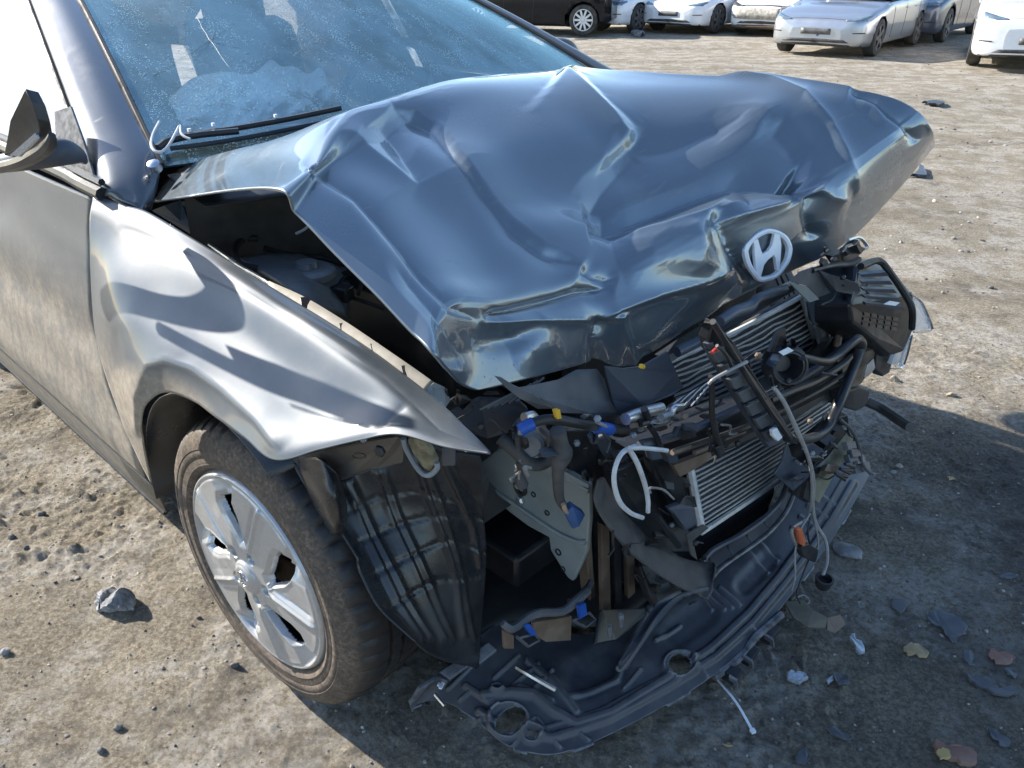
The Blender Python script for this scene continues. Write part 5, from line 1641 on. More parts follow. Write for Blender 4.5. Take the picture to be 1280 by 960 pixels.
for (x, y) in ((549, 856), (553, 855), (551, 859), (634, 725), (638, 726)):
    part("plug_chip", box(C(x, y, z=.125), (.003, .001, 0), (-.001, .003, 0), (0, 0, .002)), WHITEPL)

# upstanding air dam between tray and radiator
ad = [[(866, 722), (888, 690), (920, 672), (950, 652), (974, 628), (984, 604), (986, 590)], [(872, 742), (896, 712), (926, 690), (956, 668), (980, 640), (992, 612), (996, 600)]]
adz = [[.20, .21, .22, .22, .23, .24, .25], [.13, .13, .135, .135, .14, .14, .15]]
A0 = np.array([[C(x, y, z=adz[i][j]) for j, (x, y) in enumerate(r)] for i, r in enumerate(ad)])
A1 = refine(np.stack([A0[0], A0[0] * .5 + A0[1] * .5 + [-.01, 0, 0], A0[1]]), 5, 8)
dam = part("air_dam", outward(grid(A1), (1, -.5, .2)), TRAYPL, th=.006)
part("air_dam_lip", tube(A1[0][::4], .006, 6), SLATEPL, dam)
part("air_dam_lip", tube(A1[-1][::4] + [.006, 0, .003], .005, 6), TRAYPL, dam)
for i in range(8, 44, 6):
    part("air_dam_rib", tube([A1[2, i], A1[6, i], A1[9, i]], .003, 5), SLATEPL, dam)

# floor of the front corner: dark subframe and torn lower guard
part("subframe", box((.12, .75, .26), (.22, 0, 0), (0, .36, 0), (0, 0, .04)), DARKMET, bev=.01)
part("lower_guard", outward(grid(refine([[C(560, 830, z=.11), C(640, 775, z=.11), C(760, 780, z=.12), C(850, 715, z=.13), C(960, 640, z=.14)],
                                         [C(600, 720, z=.13), C(660, 690, z=.14), C(760, 700, z=.15), C(850, 660, z=.16), C(960, 590, z=.17)],
                                         [(.0, .25, .14), (.0, .5, .14), (0, .8, .15), (0, 1.1, .15), (.1, 1.5, .16)]], 6, 6)), (0, 0, 1)), DARKIN, th=.004)
pg("lower_brace", [(800, 706, .50), (846, 690, .52), (862, 716, .55), (850, 744, .57), (826, 760, .57), (812, 744, .54)], DARKMET, .02, bev=.004)
pg("lower_brace", [(772, 830, .60), (790, 800, .60), (822, 752, .60), (850, 734, .61), (856, 744, .62), (826, 766, .62), (800, 806, .62), (784, 836, .61)], SLATEPL, .02, bev=.004)
pg("lower_brace", [(752, 762, .50), (808, 760, .52), (806, 770, .53), (772, 800, .54), (744, 806, .52)], BLACKPL, .01, bev=.003)
tb("lower_brace_edge", [(770, 834, .61), (778, 836, .62), (800, 806, .63), (826, 766, .63), (852, 744, .63), (884, 736, .64)], .004, GREYPL, 6)
for (x, y) in ((776, 768), (762, 782)):
    tb("stud", [(x, y, .57), (x + 1, y + 14, .57)], .005, ALU, 8)

# crash bracket: bright folded strip, brown inside, blue clips
br1 = part("bumper_bracket", join(shard([C(627, 786, u=.47), C(640, 792, u=.475), C(640, 808, u=.475), C(628, 808, u=.47)], .006), shard([C(664, 776, u=.485), C(712, 768, u=.50), C(711, 798, u=.50), C(680, 800, u=.49), C(664, 790, u=.485)], .006)), RUSTMET, smooth=False)
part("bracket_rail", tube([C(628, 779, u=.49), C(640, 786, u=.50), C(658, 773, u=.50), (C(676, 766, u=.50)), C(704, 764, u=.51), (C(722, 750, u=.52)), C(735, 738, u=.52)], [.006, .008, .008, .008, .008, .009, .008], 8, 3), GREYPL, br1)
part("bracket_clip", shard([C(652, 780, u=.505), C(658, 778, u=.505), C(668, 790, u=.51), C(662, 794, u=.51)], .006), BLUETAPE, br1, smooth=False)
part("bracket_clip", shard([C(720, 756, u=.53), C(729, 752, u=.53), (C(731, 766, u=.53)), C(722, 772, u=.53)], .006), BLUETAPE, br1, smooth=False)
part("bracket_cage", tube([C(646, 796, u=.51), C(660, 808, u=.51), C(674, 800, u=.51), C(668, 792, u=.51), C(648, 798, u=.51)], .003, 5, 1), GREYPL, br1)
part("bracket_cage", tube([C(716, 776, u=.53), C(732, 784, u=.53), C(744, 774, u=.53), C(736, 766, u=.53), C(716, 776, u=.53)], .003, 5, 1), GREYPL, br1)
tb("bracket_rod", [(712, 752, .50), (732, 738, .50), (740, 726, .50)], .007, DARKMET, 8)

# lower bumper insert with the olive foam strip
pg("foam_strip", [(1061, 538, .66), (1067, 549, .665), (1062, 566, .67), (1046, 588, .68), (1024, 630, .69), (1017, 623, .685), (1020, 600, .68), (1034, 572, .67), (1050, 552, .66)], FOAM, .015, bev=.003, label="olive foam strip of the bumper")
pg("bumper_insert", [(1046, 536, .655), (1060, 538, .66), (1034, 572, .67), (1018, 602, .68), (1012, 628, .68), (1004, 622, .67), (1012, 590, .665), (1030, 560, .66)], BLACKPL, .01)
pg("deflector_plate", [(985, 554, .655), (990, 570, .66), (1013, 586, .67), (1012, 596, .67), (992, 614, .67), (968, 593, .655), (978, 578, .655)], SLATEPL, .006, bev=.002, label="slate deflector plate")
pg("deflector_plate", [(1002, 562, .665), (1014, 552, .665), (1030, 562, .67), (1020, 574, .67)], SLATEPL, .006, bev=.002)
pg("deflector_plate", [(1018, 546, .665), (1030, 536, .665), (1046, 548, .67), (1034, 558, .67)], SLATEPL, .006, bev=.002)
pg("deflector_plate", [(1030, 530, .66), (1042, 520, .66), (1054, 534, .665), (1046, 540, .665)], SLATEPL, .006, bev=.002)
pg("insert_backing", [(990, 560, .62), (1046, 516, .63), (1056, 540, .63), (1010, 630, .64), (990, 616, .63)], BLACKPL, .01)
for i in range(5):
    tb("insert_rib", [(1044 + i * 3, 592 - i * 3 + (i % 2) * 4, .715), (1056 + i * 3, 600 - i * 4, .72)], .004, BLACKPL, 6)
for i, (x, y) in enumerate(((1064, 556), (1070, 566), (1076, 574), (1066, 572), (1074, 586), (1082, 582))):
    pg("broken_cell", [(x - 6, y - 4, .70), (x + 5, y - 5, .70), (x + 7, y + 4, .71), (x - 3, y + 6, .71)], (GREYPL, SLATEPL, TRAYPL)[i % 3], .012, bev=.001)
tb("insert_edge", [(1050, 524, .68), (1066, 540, .69), (1074, 560, .70), (1078, 580, .71), (1088, 592, .72)], .004, GREYPL, 6)

# loose bulb-holder lead dangling from the grille
tb("bulb_lead", [(966, 484, .70), (974, 494, .71), (984, 512, .72), (996, 540, .73), (1008, 566, .735), (1014, 590, .735), (1015, 618, .735), (1012, 640, .73), (1006, 650, .73), (990, 662, .74), (996, 684, .74)], .0032, WIRE, 6)
tb("bulb_lead", [(969, 486, .70), (980, 502, .71), (996, 536, .73), (1010, 570, .735), (1017, 600, .735), (1016, 630, .735), (1020, 654, .74), (1032, 676, .76), (1034, 700, .78), (1029, 718, .79)], .0035, WIRE, 6)
tb("bulb_lead", [(1014, 640, .735), (1010, 668, .745), (1014, 690, .75), (1006, 712, .75), (996, 742, .76), (1000, 754, .76)], .002, RUBBER, 5)
tb("bulb_lead", [(1013, 642, .735), (1000, 664, .74), (994, 690, .74), (994, 720, .75), (990, 738, .75)], .002, WIRE, 5)
tb("bulb_lead", [(1016, 640, .735), (1022, 668, .75), (1022, 686, .755), (1012, 690, .75)], .002, WIRE, 5)
pg("orange_connector", [(997, 662, .75), (1003, 661, .75), (1008, 676, .755), (1006, 684, .755), (1000, 680, .75)], ORANGE, .012, bev=.002)
pg("connector_block", [(1000, 684, .75), (1012, 680, .755), (1024, 688, .76), (1020, 704, .76), (1006, 698, .755)], DARKMET, .016, bev=.003)
c1 = C(1030, 726, z=.04)
part("bulb_socket", lathe([(-.02, .015), (-.012, .019), (.0, .019), (.003, .022), (.009, .022), (.010, .017), (-.006, .015), (-.006, .0)], 28, c1, (.1, -.05, 1), (1, 0, -.1), (0, 1, .05)), RUBBER)
tb("bulb_lead", [(996, 742, .04), (990, 752, .03), (1000, 758, .03), (1012, 752, .03), (1004, 744, .04), (994, 750, .04), (1002, 760, .02)], .002, WIRE, 5, z=0)

# beads of water on the paint
beads = []
bico = bmesh.new()
bmesh.ops.create_icosphere(bico, subdivisions=2, radius=1)
biv = np.array([v.co[:] for v in bico.verts])
bif = [tuple(v.index for v in f.verts) for f in bico.faces]
bico.free()


def bead(p, n, r, flat=.42):
    a = np.cross(n, (0, 0, 1.0)) + 1e-6
    a /= np.linalg.norm(a)
    b = np.cross(n, a)
    return p + (biv[:, :1] * a * rnd.uniform(.7, 1.5) + biv[:, 1:2] * b + biv[:, 2:3] * n * flat) * r, bif


def scatter(bvh, n, xy, rmin, rmax, lift=0.0):
    out = []
    tries = 0
    while len(out) < n and tries < n * 6:
        tries += 1
        x, y = xy()
        if rnd.random() > .25 + 1.5 * max(0, float(vnoise(np.array(x / 60), np.array(y / 60), 71)) + .1):
            continue
        p, nn = hit(bvh, x, y, lift)
        if p is not None:
            out.append(bead(p, nn, rmin + (rmax - rmin) * rnd.random() ** 4))
    return out


fb = scatter(FBVH, 520, lambda: (rnd.uniform(120, 610), rnd.uniform(255, 570)), .0011, .0062)
fb += scatter(FBVH, 160, lambda: (lambda t: (380 + 220 * t + rnd.uniform(-22, 22), 395 + 150 * t + rnd.uniform(-16, 22)))(rnd.random()), .0014, .0064)
part("water_bead", join(*fb), WATER, fender, angle=180, kind="stuff")
hb_ = scatter(HBVH, 60, lambda: (rnd.uniform(600, 780), rnd.uniform(420, 475)), .0008, .0022)
hb_ += scatter(HBVH, 120, lambda: (rnd.uniform(1010, 1165), rnd.uniform(150, 300)), .0007, .0018)
part("water_bead", join(*hb_), WATER, hood, angle=180, kind="stuff")
db_ = scatter(DBVH, 120, lambda: (rnd.uniform(0, 120), rnd.uniform(215, 420)), .0008, .0025)
part("water_bead", join(*db_), WATER, door, angle=180, kind="stuff")
wb_ = scatter(WBVH, 900, lambda: (rnd.uniform(90, 690), rnd.uniform(-10, 190)), .0012, .0034)
part("water_bead", join(*wb_), WATER, windscreen, angle=180, kind="stuff")

# ------------------------------------------------------------------ parked cars beyond
def car_body(L, W, H, hood_z, nose_z, belt, suv=False, oh=.92):
    """lower body as a loft of stations along x (front at +L/2), half rings mirrored"""
    f, r = L / 2, -L / 2
    w = W / 2
    fx, rx = f - .86, r + oh          # axles
    st = [  # x, half width factor, sill z, shoulder z, centre top z
        (f - .00, .50, .27, nose_z - .17, nose_z - .14),
        (f - .035, .71, .23, nose_z - .075, nose_z - .05),
        (f - .085, .83, .21, nose_z - .03, nose_z - .0),
        (f - .17, .91, .20, nose_z + .01, nose_z + .04),
        (f - .33, .955, .19, nose_z + .05, nose_z + .08),
        (f - .60, .98, .19, hood_z - .09, hood_z - .03),
        (fx - .15, 1.0, .19, hood_z - .03, hood_z + .03),
        (fx - .55, .995, .19, belt - .03, hood_z + .09),
        (0, .99, .19, belt, belt + .02),
        (rx + .45, 1.0, .19, belt + .03, belt + .06),
        (rx, 1.0, .20, belt + .03, belt + .08),
        (r + .45 * oh / .92, .97, .24, belt + .02, belt + .10),
        (r + .12, .90, .28, belt - .02, belt + .08),
        (r + .0, .74, .36, belt - .14, belt - .06)]
    rows = []
    for x, k, b, s, t in st:
        ww = w * k
        rows.append([(x, 0, b), (x, ww * .80, b), (x, ww * .965, b + .05), (x, ww * .995, b * .62 + s * .38), (x, ww, b * .40 + s * .60), (x, ww * .985, s - .07), (x, ww * .93, s), (x, ww * .80, s * .55 + t * .45), (x, ww * .45, s * .15 + t * .85), (x, 0, t)])
    P = refine(rows, 6, 4)
    full = np.concatenate([P, (P * [1, -1, 1])[:, -2::-1]], 1)
    V, F = grid(full)
    V = V.copy()
    R_ = .395 if suv else .368
    zc = .345 if suv else .33
    keep = np.ones(len(V), bool)
    for ax in (fx, rx):
        d = np.hypot(V[:, 0] - ax, V[:, 2] - zc)
        side = np.abs(V[:, 1]) > w * .70
        ring = side & (np.abs(d - R_) < .045)
        sc = R_ / np.maximum(d, 1e-6)
        V[ring, 0] = ax + (V[ring, 0] - ax) * sc[ring]
        V[ring, 2] = zc + (V[ring, 2] - zc) * sc[ring]
        keep &= ~(side & (np.hypot(V[:, 0] - ax, V[:, 2] - zc) < R_ - .004))
    F = [q for q in F if all(keep[i] for i in q)]
    nc = full.shape[1]
    F += [tuple(range(nc)), tuple(reversed(range(len(V) - nc, len(V))))]
    return outward((V, F), (0, 0, 1)), fx, rx, zc, R_


def far_wheel(root, x, y, s, r, spokes, cm, dark):
    c = np.array([x, y, r])
    a, t, b = np.array([0, s, 0.0]), np.array([1.0, 0, 0]), np.array([0, 0, 1.0])
    rr = r * .70
    wv = lathe([(-.21, rr * .9), (-.215, r * .9), (-.19, r), (-.03, r), (-.004, r * .95), (.004, r * .86), (.0, rr + .006), (-.02, rr)], 48, c, a, t, b)
    w = obj("wheel", wv[0], wv[1], TYRE_FAR, root, angle=40)
    parts = [lathe([(-.012, rr), (.002, rr * .985), (.002, rr * .92), (-.02, rr * .90)], 48, c, a, t, b), lathe([(-.02, .05), (.0, .05), (.004, .03), (.004, 0)], 16, c, a, t, b)]
    for i in range(spokes):
        an = 2 * math.pi * i / spokes
        d = math.cos(an) * t + math.sin(an) * b
        n = np.cross(a, d)
        parts.append(box(c + d * rr * .5 - a * .008, d * rr * .45, n * (rr * (.17 if spokes < 8 else .095)), a * .010))
    rim = obj("rim", *join(*parts), cm, w, smooth=False)
    shade_plate = lathe([(-.06, rr * .95), (-.06, 0)], 32, c, a, t, b)
    obj("brake_disc_or_shade", shade_plate[0], shade_plate[1], dark, w)  # dark plate added to stand in for shade behind the spokes


def parked_car(name, label, paint, wheel_at, fwd_deg, L=4.70, W=1.86, H=1.44, hood_z=.86, nose_z=.66, belt=.93, suv=False, spokes=5, rimmat=None, which=(1, 1), plate=None, lamp=None, damaged=False, front=True, oh=.92):
    """wheel_at: ground point (world) of the wheel named by which = (front 1 / rear -1, left 1 / right -1)"""
    body, fx, rx, zc, R_ = car_body(L, W, H, hood_z, nose_z, belt, suv, oh)
    yaw = R(fwd_deg)
    K_ = .87
    wx, wy = (fx if which[0] > 0 else rx), which[1] * (W / 2 - .02)
    wx, wy = wx * K_, wy * K_
    loc = Vector((wheel_at[0] - (math.cos(yaw) * wx - math.sin(yaw) * wy), wheel_at[1] - (math.sin(yaw) * wx + math.cos(yaw) * wy), 0))
    root = empty(name, loc, yaw, label, "car", "cars parked in the row beyond")
    root.scale = (K_, K_, K_)
    b = obj("body", body[0], body[1], paint, root, angle=45, th=.012)
    bv = BVHTree.FromPolygons([tuple(p) for p in body[0]], body[1])
    f, r, w = L / 2, -L / 2, W / 2
    # cabin: glass with a painted roof
    gx0, gx1, gx2, gx3 = fx - .50, fx - 1.30, rx + (.05 if suv else .25), r + (.25 if suv else .45)
    hb = belt + .01
    gr = [[(gx0 + .08, w * .78, hb - .02), (gx0 + .08, 0, hb + .06)], [(gx1, w * .66, H - .06), (gx1, 0, H - .01)], [((gx1 + gx2) / 2, w * .67, H - .02), ((gx1 + gx2) / 2, 0, H + .02)], [(gx2, w * .64, H - .08), (gx2, 0, H - .03)], [(gx3, w * .70, hb + .06), (gx3, 0, hb + .10)]]
    roofp = np.array([[p[0], [p[0][0] * .5 + p[1][0] * .5, p[0][1] * .55, p[0][2] * .35 + p[1][2] * .65], p[1]] for p in gr[1:4]])
    ful = np.concatenate([roofp, (roofp * [1, -1, 1])[:, -2::-1]], 1)
    obj("roof", *outward(grid(refine(ful, 5, 4)), (0, 0, 1)), paint, root, th=.03)
    wsr = np.array([[p[0], [p[0][0] * .5 + p[1][0] * .5 + .04, p[0][1] * .55, p[0][2] * .4 + p[1][2] * .6], p[1]] for p in gr[0:2]])
    ful = np.concatenate([wsr, (wsr * [1, -1, 1])[:, -2::-1]], 1)
    obj("windscreen", *outward(grid(refine(ful, 5, 4)), (1, 0, 1)), DARKGLASS, root)
    rwr = np.array([[p[0], [p[0][0] * .5 + p[1][0] * .5, p[0][1] * .55, p[0][2] * .4 + p[1][2] * .6], p[1]] for p in gr[3:5]])
    ful = np.concatenate([rwr, (rwr * [1, -1, 1])[:, -2::-1]], 1)
    obj("rear_window", *outward(grid(refine(ful, 5, 4)), (-1, 0, 1)), DARKGLASS, root)
    for s in (1, -1):
        xs = np.linspace(gx0 - .08, gx3 + .1, 15)
        top = []
        for x in xs:
            if x > gx1:
                t = (gx0 + .08 - x) / (gx0 + .08 - gx1)
                q = np.array(gr[0][0]) * (1 - t) + np.array(gr[1][0]) * t
            elif x > gx2:
                t = (gx1 - x) / (gx1 - gx2)
                q = np.array(gr[1][0]) * (1 - t) + np.array(gr[3][0]) * t + [0, 0, .03 * math.sin(math.pi * t)]
            else:
                t = (gx2 - x) / (gx2 - gx3)
                q = np.array(gr[3][0]) * (1 - t) + np.array(gr[4][0]) * t
            top.append([x, s * q[1], q[2] - .01])
        bot = [[x, s * w * .93, belt + .0] for x in xs]
        obj("side_window", *outward(grid(np.array([bot, top])), (0, s, .2)), DARKGLASS, root, angle=60)
        obj("mirror", *box((gx0 - .30, s * (w + .10), belt + .07), (.07, 0, 0), (0, .09, 0), (0, 0, .065)), paint, root, bev=.03)
        for ax in (fx, rx):
            far_wheel(root, ax, s * (w - .012), s, .345 if suv else .33, spokes, rimmat or DARKRIM, DARKIN)
        # shut lines on the flank
        for xd in (fx - .72, (fx + rx) / 2 - .12, rx + .34):
            pts = []
            for z in np.linspace(.30, belt - .02, 8):
                h = bv.ray_cast(Vector((xd - (.10 * (z - .6) if xd < 0 else 0), s * 3, z)), Vector((0, -s, 0)))
                if h[0]:
                    pts.append(np.array(h[0]) + [0, s * .001, 0])
            if len(pts) > 2:
                obj("door_seam", *tube(pts, .004, 5, 2), RUBBER, root)
        for xd in (-.28 + fx - 1.35, rx + .62):
            h = bv.ray_cast(Vector((xd, s * 3, belt - .14)), Vector((0, -s, 0)))
            if h[0]:
                obj("door_handle", *box(np.array(h[0]) + [0, s * .008, 0], (.09, 0, 0), (0, .008, 0), (0, 0, .013)), paint, root, bev=.006)
    # wells and floor
    obj("underbody", *box((0, 0, .27), (f - .35, 0, 0), (0, w * .86, 0), (0, 0, .06)), DARKIN, root)
    for ax in (fx, rx):
        for s in (1, -1):
            pts = [[(ax + (R_ + .0) * math.cos(a), s * y, zc + R_ * math.sin(a)) for y in (w * .60, w * .96)] for a in np.linspace(-.25, math.pi + .25, 15)]
            obj("wheel_well", *grid(np.array(pts)), DARKIN, root)

    def front_patch(nm, top, bot, mat, lift=.006, slope=0.0, n=4, m=2, th=.012):
        """patch between two polylines (y, z at the nose), laid on the body from the front"""
        T, B = lin(np.array(top, float), n), lin(np.array(bot, float), n)
        rows_ = [T + (B - T) * j / m for j in range(m + 1)]
        P, last = [], None
        for rw in rows_:
            q = []
            for y, z in rw:
                h = bv.ray_cast(Vector((f + 1, y, z + slope)), Vector((-1, 0, -slope)).normalized())
                if h[0] is not None:
                    nn = h[1] if h[1].x > -.2 else -h[1]
                    if nn.z < 0 and slope > 0:
                        nn = -nn
                    last = np.array(h[0] + nn * lift)
                q.append(last if last is not None else np.array((f, y, z)))
            P.append(q)
        V, F = outward(grid(np.array(P)), (1, 0, .5))
        obj(nm, V, F, mat, root, angle=50, th=th)

    if front:
        g0 = .285
        front_patch("lower_grille", [(-.52, g0 + .035), (0, g0 + .05), (.52, g0 + .035)], [(-.62, g0 - .015), (0, g0 - .012), (.62, g0 - .015)], DARKPANEL)
        front_patch("number_plate_holder", [(-.27, .50), (0, .50), (.27, .50)], [(-.27, .40), (0, .40), (.27, .40)], plate or PLATEH, .015)
        for s in (1, -1):
            front_patch("headlight", [(s * .50, nose_z + .03), (s * .64, nose_z + .09), (s * .79, nose_z + .20), (s * .84, nose_z + .26)], [(s * .48, nose_z - .0), (s * .66, nose_z + .0), (s * .83, nose_z + .06), (s * .86, nose_z + .22)], lamp or LAMPGL, .006, .5, 4, 3)
            front_patch("fog_slot", [(s * .64, .44), (s * .84, .45)], [(s * .66, .425), (s * .84, .43)], DARKPANEL)
        front_patch("bonnet_seam", [(-.66, nose_z + .02), (-.3, nose_z + .045), (0, nose_z + .05), (.3, nose_z + .045), (.66, nose_z + .02)], [(-.66, nose_z + .012), (-.3, nose_z + .037), (0, nose_z + .042), (.3, nose_z + .037), (.66, nose_z + .012)], RUBBER, .002, .5, 4, 1, .003)
        front_patch("bumper_lip", [(-.80, .235), (0, .25), (.80, .235)], [(-.80, .205), (0, .215), (.80, .205)], DARKPANEL, .010)
        if damaged:
            front_patch("torn_bumper", [(-.75, .58), (-.3, .60), (.1, .58), (.4, .60)], [(-.70, .38), (-.3, .36), (.1, .37), (.4, .35)], simple("bare_bumper_foam", (.30, .27, .22), (.55, .51, .44), .8, .9, scale=14), .03)
            front_patch("broken_lamp_hole", [(.40, .62), (.60, .66), (.80, .60)], [(.42, .42), (.60, .40), (.78, .44)], simple("torn_front_mesh", (.05, .055, .08), (.22, .22, .25), .6, .8, scale=26), .03)
            front_patch("hanging_trim", [(-.75, .24), (0, .26), (.7, .27)], [(-.7, .20), (0, .19), (.7, .22)], RUSTMET, .05)
            front_patch("bonnet_gap", [(-.60, nose_z + .05), (0, nose_z + .06), (.62, nose_z + .05)], [(-.6, nose_z + .02), (.0, nose_z + .04), (.62, nose_z + .0)], DARKPANEL, .012, .5)
    return root


DARKRIM = simple("dark_wheel_rim", (.10, .10, .105), (.16, .155, .15), .5, .7, metal=.3, scale=20, dust=.4, dustc=(.25, .22, .18))
BRIGHTRIM = simple("bright_wheel_rim", (.60, .61, .62), (.72, .73, .74), .35, .5, metal=.4, scale=20)
DARKPANEL = simple("dark_opening", (.02, .02, .022), (.04, .04, .042), .6, .8, scale=10, dust=.3)
LAMPGL = simple("dark_lamp_glass", (.14, .20, .24), (.22, .28, .32), .15, .25, metal=.3, scale=12)
PLATEH = simple("plate_holder", (.07, .07, .075), (.13, .13, .13), .5, .7, scale=8, dust=.4)
SILVER = make_paint("silver_paint", (.40, .415, .44), dirty=False, metal=.75, rough=.32)
WHITE = simple("white_paint", (.78, .78, .78), (.84, .84, .84), .25, .3, scale=3, coat=1, dust=.12, dustc=(.6, .55, .48))
BLACK = simple("black_paint", (.008, .009, .012), (.011, .012, .016), .06, .09, scale=3, coat=.15, dust=.0, spec=.2, dustc=(.1, .09, .08))
BLUEGREY = make_paint("blue_grey_paint", (.060, .075, .11), dirty=False, metal=.5)

parked_car("parked_car", "silver sedan facing the camera in the far row", SILVER, G(1094, 71)[:2], -127.5, spokes=5, which=(1, 1))
parked_car("parked_car", "black car with bright many-spoked wheels at the left end of the far row", BLACK, G(728, 45)[:2], 161, L=4.2, W=1.95, oh=.62, H=1.65, hood_z=1.0, nose_z=.80, belt=1.08, suv=True, spokes=10, rimmat=BRIGHTRIM, which=(-1, 1), front=True)
parked_car("parked_car", "white sedan parked directly beside the black car", WHITE, G(798, 40.5)[:2], -132, spokes=7, which=(1, 1))
parked_car("parked_car", "white sedan between the other white sedan and the damaged car", WHITE, G(896, 42)[:2], -132, spokes=7, which=(1, 1))
parked_car("parked_car", "white car with a smashed grimy front bumper, behind the silver sedan", WHITE, G(1012, 45)[:2], -127, which=(1, 1), damaged=True, lamp=DARKPANEL)
parked_car("parked_car", "dark blue-grey car half hidden behind the silver sedan", BLUEGREY, G(1180, 53)[:2], -129, L=4.75, W=1.92, H=1.62, hood_z=.98, nose_z=.78, belt=1.05, suv=True, which=(1, 1))
parked_car("parked_car", "white car at the right edge of the yard, its nose towards the camera", WHITE, G(1207, 80)[:2], -118, L=4.75, W=1.92, H=1.62, hood_z=.98, nose_z=.78, belt=1.05, suv=True, which=(1, -1))

# ------------------------------------------------------------------ things lying on the ground
def gz(x, y):
    return float(ground_h(np.array(x), np.array(y)))


def world_thing(name, VF, mat, label, cat, group=None, smooth=False, bev=0, angle=40):
    V = np.asarray(VF[0], float)
    c = np.array([V[:, 0].mean(), V[:, 1].mean(), V[:, 2].min()])
    o = obj(name, V - c, VF[1], mat, None, smooth, angle, None, 0, bev)
    o.location = tuple(c)
    return tag(o, label, cat, group)


def flake(name, px, mat, label, cat, th=.006, lift=.004, tilt=(0, 0), group=None, bev=.0015):
    q = []
    for i in range(len(px)):
        a_, b2 = np.array(px[i], float), np.array(px[(i + 1) % len(px)], float)
        e = b2 - a_
        nn = np.array([-e[1], e[0]])
        for t in (0, .3, .62):
            q.append(a_ + e * (t + (rnd.uniform(-.06, .06) if t else 0)) + nn * rnd.uniform(-.13, .13))
    P = np.array([G(x, y) for x, y in q])
    c = P.mean(0)
    zs = max(gz(p[0], p[1]) for p in P)
    for p in P:
        p[2] = zs + lift + th + tilt[0] * (p[0] - c[0]) + tilt[1] * (p[1] - c[1]) + rnd.uniform(-.0015, .0015)
    V, F = shard(P, th, (0, 0, 1))
    n = np.cross(P[1] - P[0], P[2] - P[0])
    return world_thing(name, outward((V, F), (0, 0, 1)) if False else (V, F if sum(np.cross(P[i], P[(i + 1) % len(P)])[2] for i in range(len(P))) > 0 else [tuple(reversed(f)) for f in F]), mat, label, cat, group, bev=bev)


def rock(name, px, py, size, mat, label, cat, seed=1, sub=4, hump=None):
    b = bmesh.new()
    bmesh.ops.create_icosphere(b, subdivisions=sub, radius=1)
    V = np.array([v.co[:] for v in b.verts])
    F = [tuple(v.index for v in f.verts) for f in b.faces]
    b.free()
    n = V / np.linalg.norm(V, axis=1, keepdims=True)
    rr = np.random.default_rng(seed)
    d = np.ones(len(n))
    for i in range(16):                                   # broken facets
        k = rr.normal(size=3)
        k /= np.linalg.norm(k)
        d = np.minimum(d, rr.uniform(.55, .85) / np.maximum(n @ k, .05))
    d = np.minimum(d, 1.25)
    d += .10 * vnoise(n[:, 0] * 5 + n[:, 2] * 3, n[:, 1] * 5 + n[:, 2] * 4, seed) + .07 * vnoise(n[:, 0] * 13 + n[:, 2] * 7, n[:, 1] * 13 - n[:, 2] * 9, seed + 3)
    V = n * d[:, None] * np.array(size)
    if hump:
        g_ = np.exp(-((V[:, 0] - hump[0]) / hump[2]) ** 2 - ((V[:, 1] - hump[1]) / hump[2]) ** 2) * (n[:, 2] > 0)
        g2 = np.exp(-((V[:, 0] + .012) / .010) ** 2) * (n[:, 2] > 0)
        V[:, 2] += hump[3] * g_ - .012 * g2
        V += .006 * np.stack([vnoise(V[:, 0] * 90, V[:, 1] * 90 + V[:, 2] * 70, 91), vnoise(V[:, 0] * 90 + 9, V[:, 1] * 90 + V[:, 2] * 70, 92), vnoise(V[:, 0] * 80, V[:, 1] * 80 + V[:, 2] * 60, 93)], 1)
    g = G(px, py)
    V += [g[0], g[1], gz(g[0], g[1]) + size[2] * .45]
    return world_thing(name, (V, F), mat, label, cat, smooth=True, angle=25)


ROCKM = simple("grey_rock", (.13, .13, .135), (.30, .295, .29), .8, .95, scale=34, bump=.6, bscale=120)
r1 = rock("rock", 141, 756, (.066, .038, .030), ROCKM, "lumpy grey rock with two humps casting a shadow left of the wheel", "rock", 4, 5, (.030, .006, .022, .022))
r1.rotation_euler = (0, 0, R(-25))
b = rock("stone", 8, 818, (.014, .012, .010), ROCKM, "dark stone at the left edge of the dirt, lower corner", "stone", 6, 3)
for i, (x, y, s, lab) in enumerate((
        (52, 642, .016, "dark stone nearest the sill shadow on the pale dirt"),
        (33, 686, .010, "small dark stone below the other two on the left dirt"),
        (14, 671, .013, "dark stone by the left edge, level with the wheel top"),
        (294, 830, .013, "dark stone beside the lower edge of the tyre"),
        (147, 908, .011, "rounded dark stone on the dirt near the bottom edge"),
        (127, 936, .010, "dark stone lowest on the left dirt"))):
    rock("stone", x, y, (s, s * .8, s * .7), PEBD, lab, "stone", 20 + i, 3)

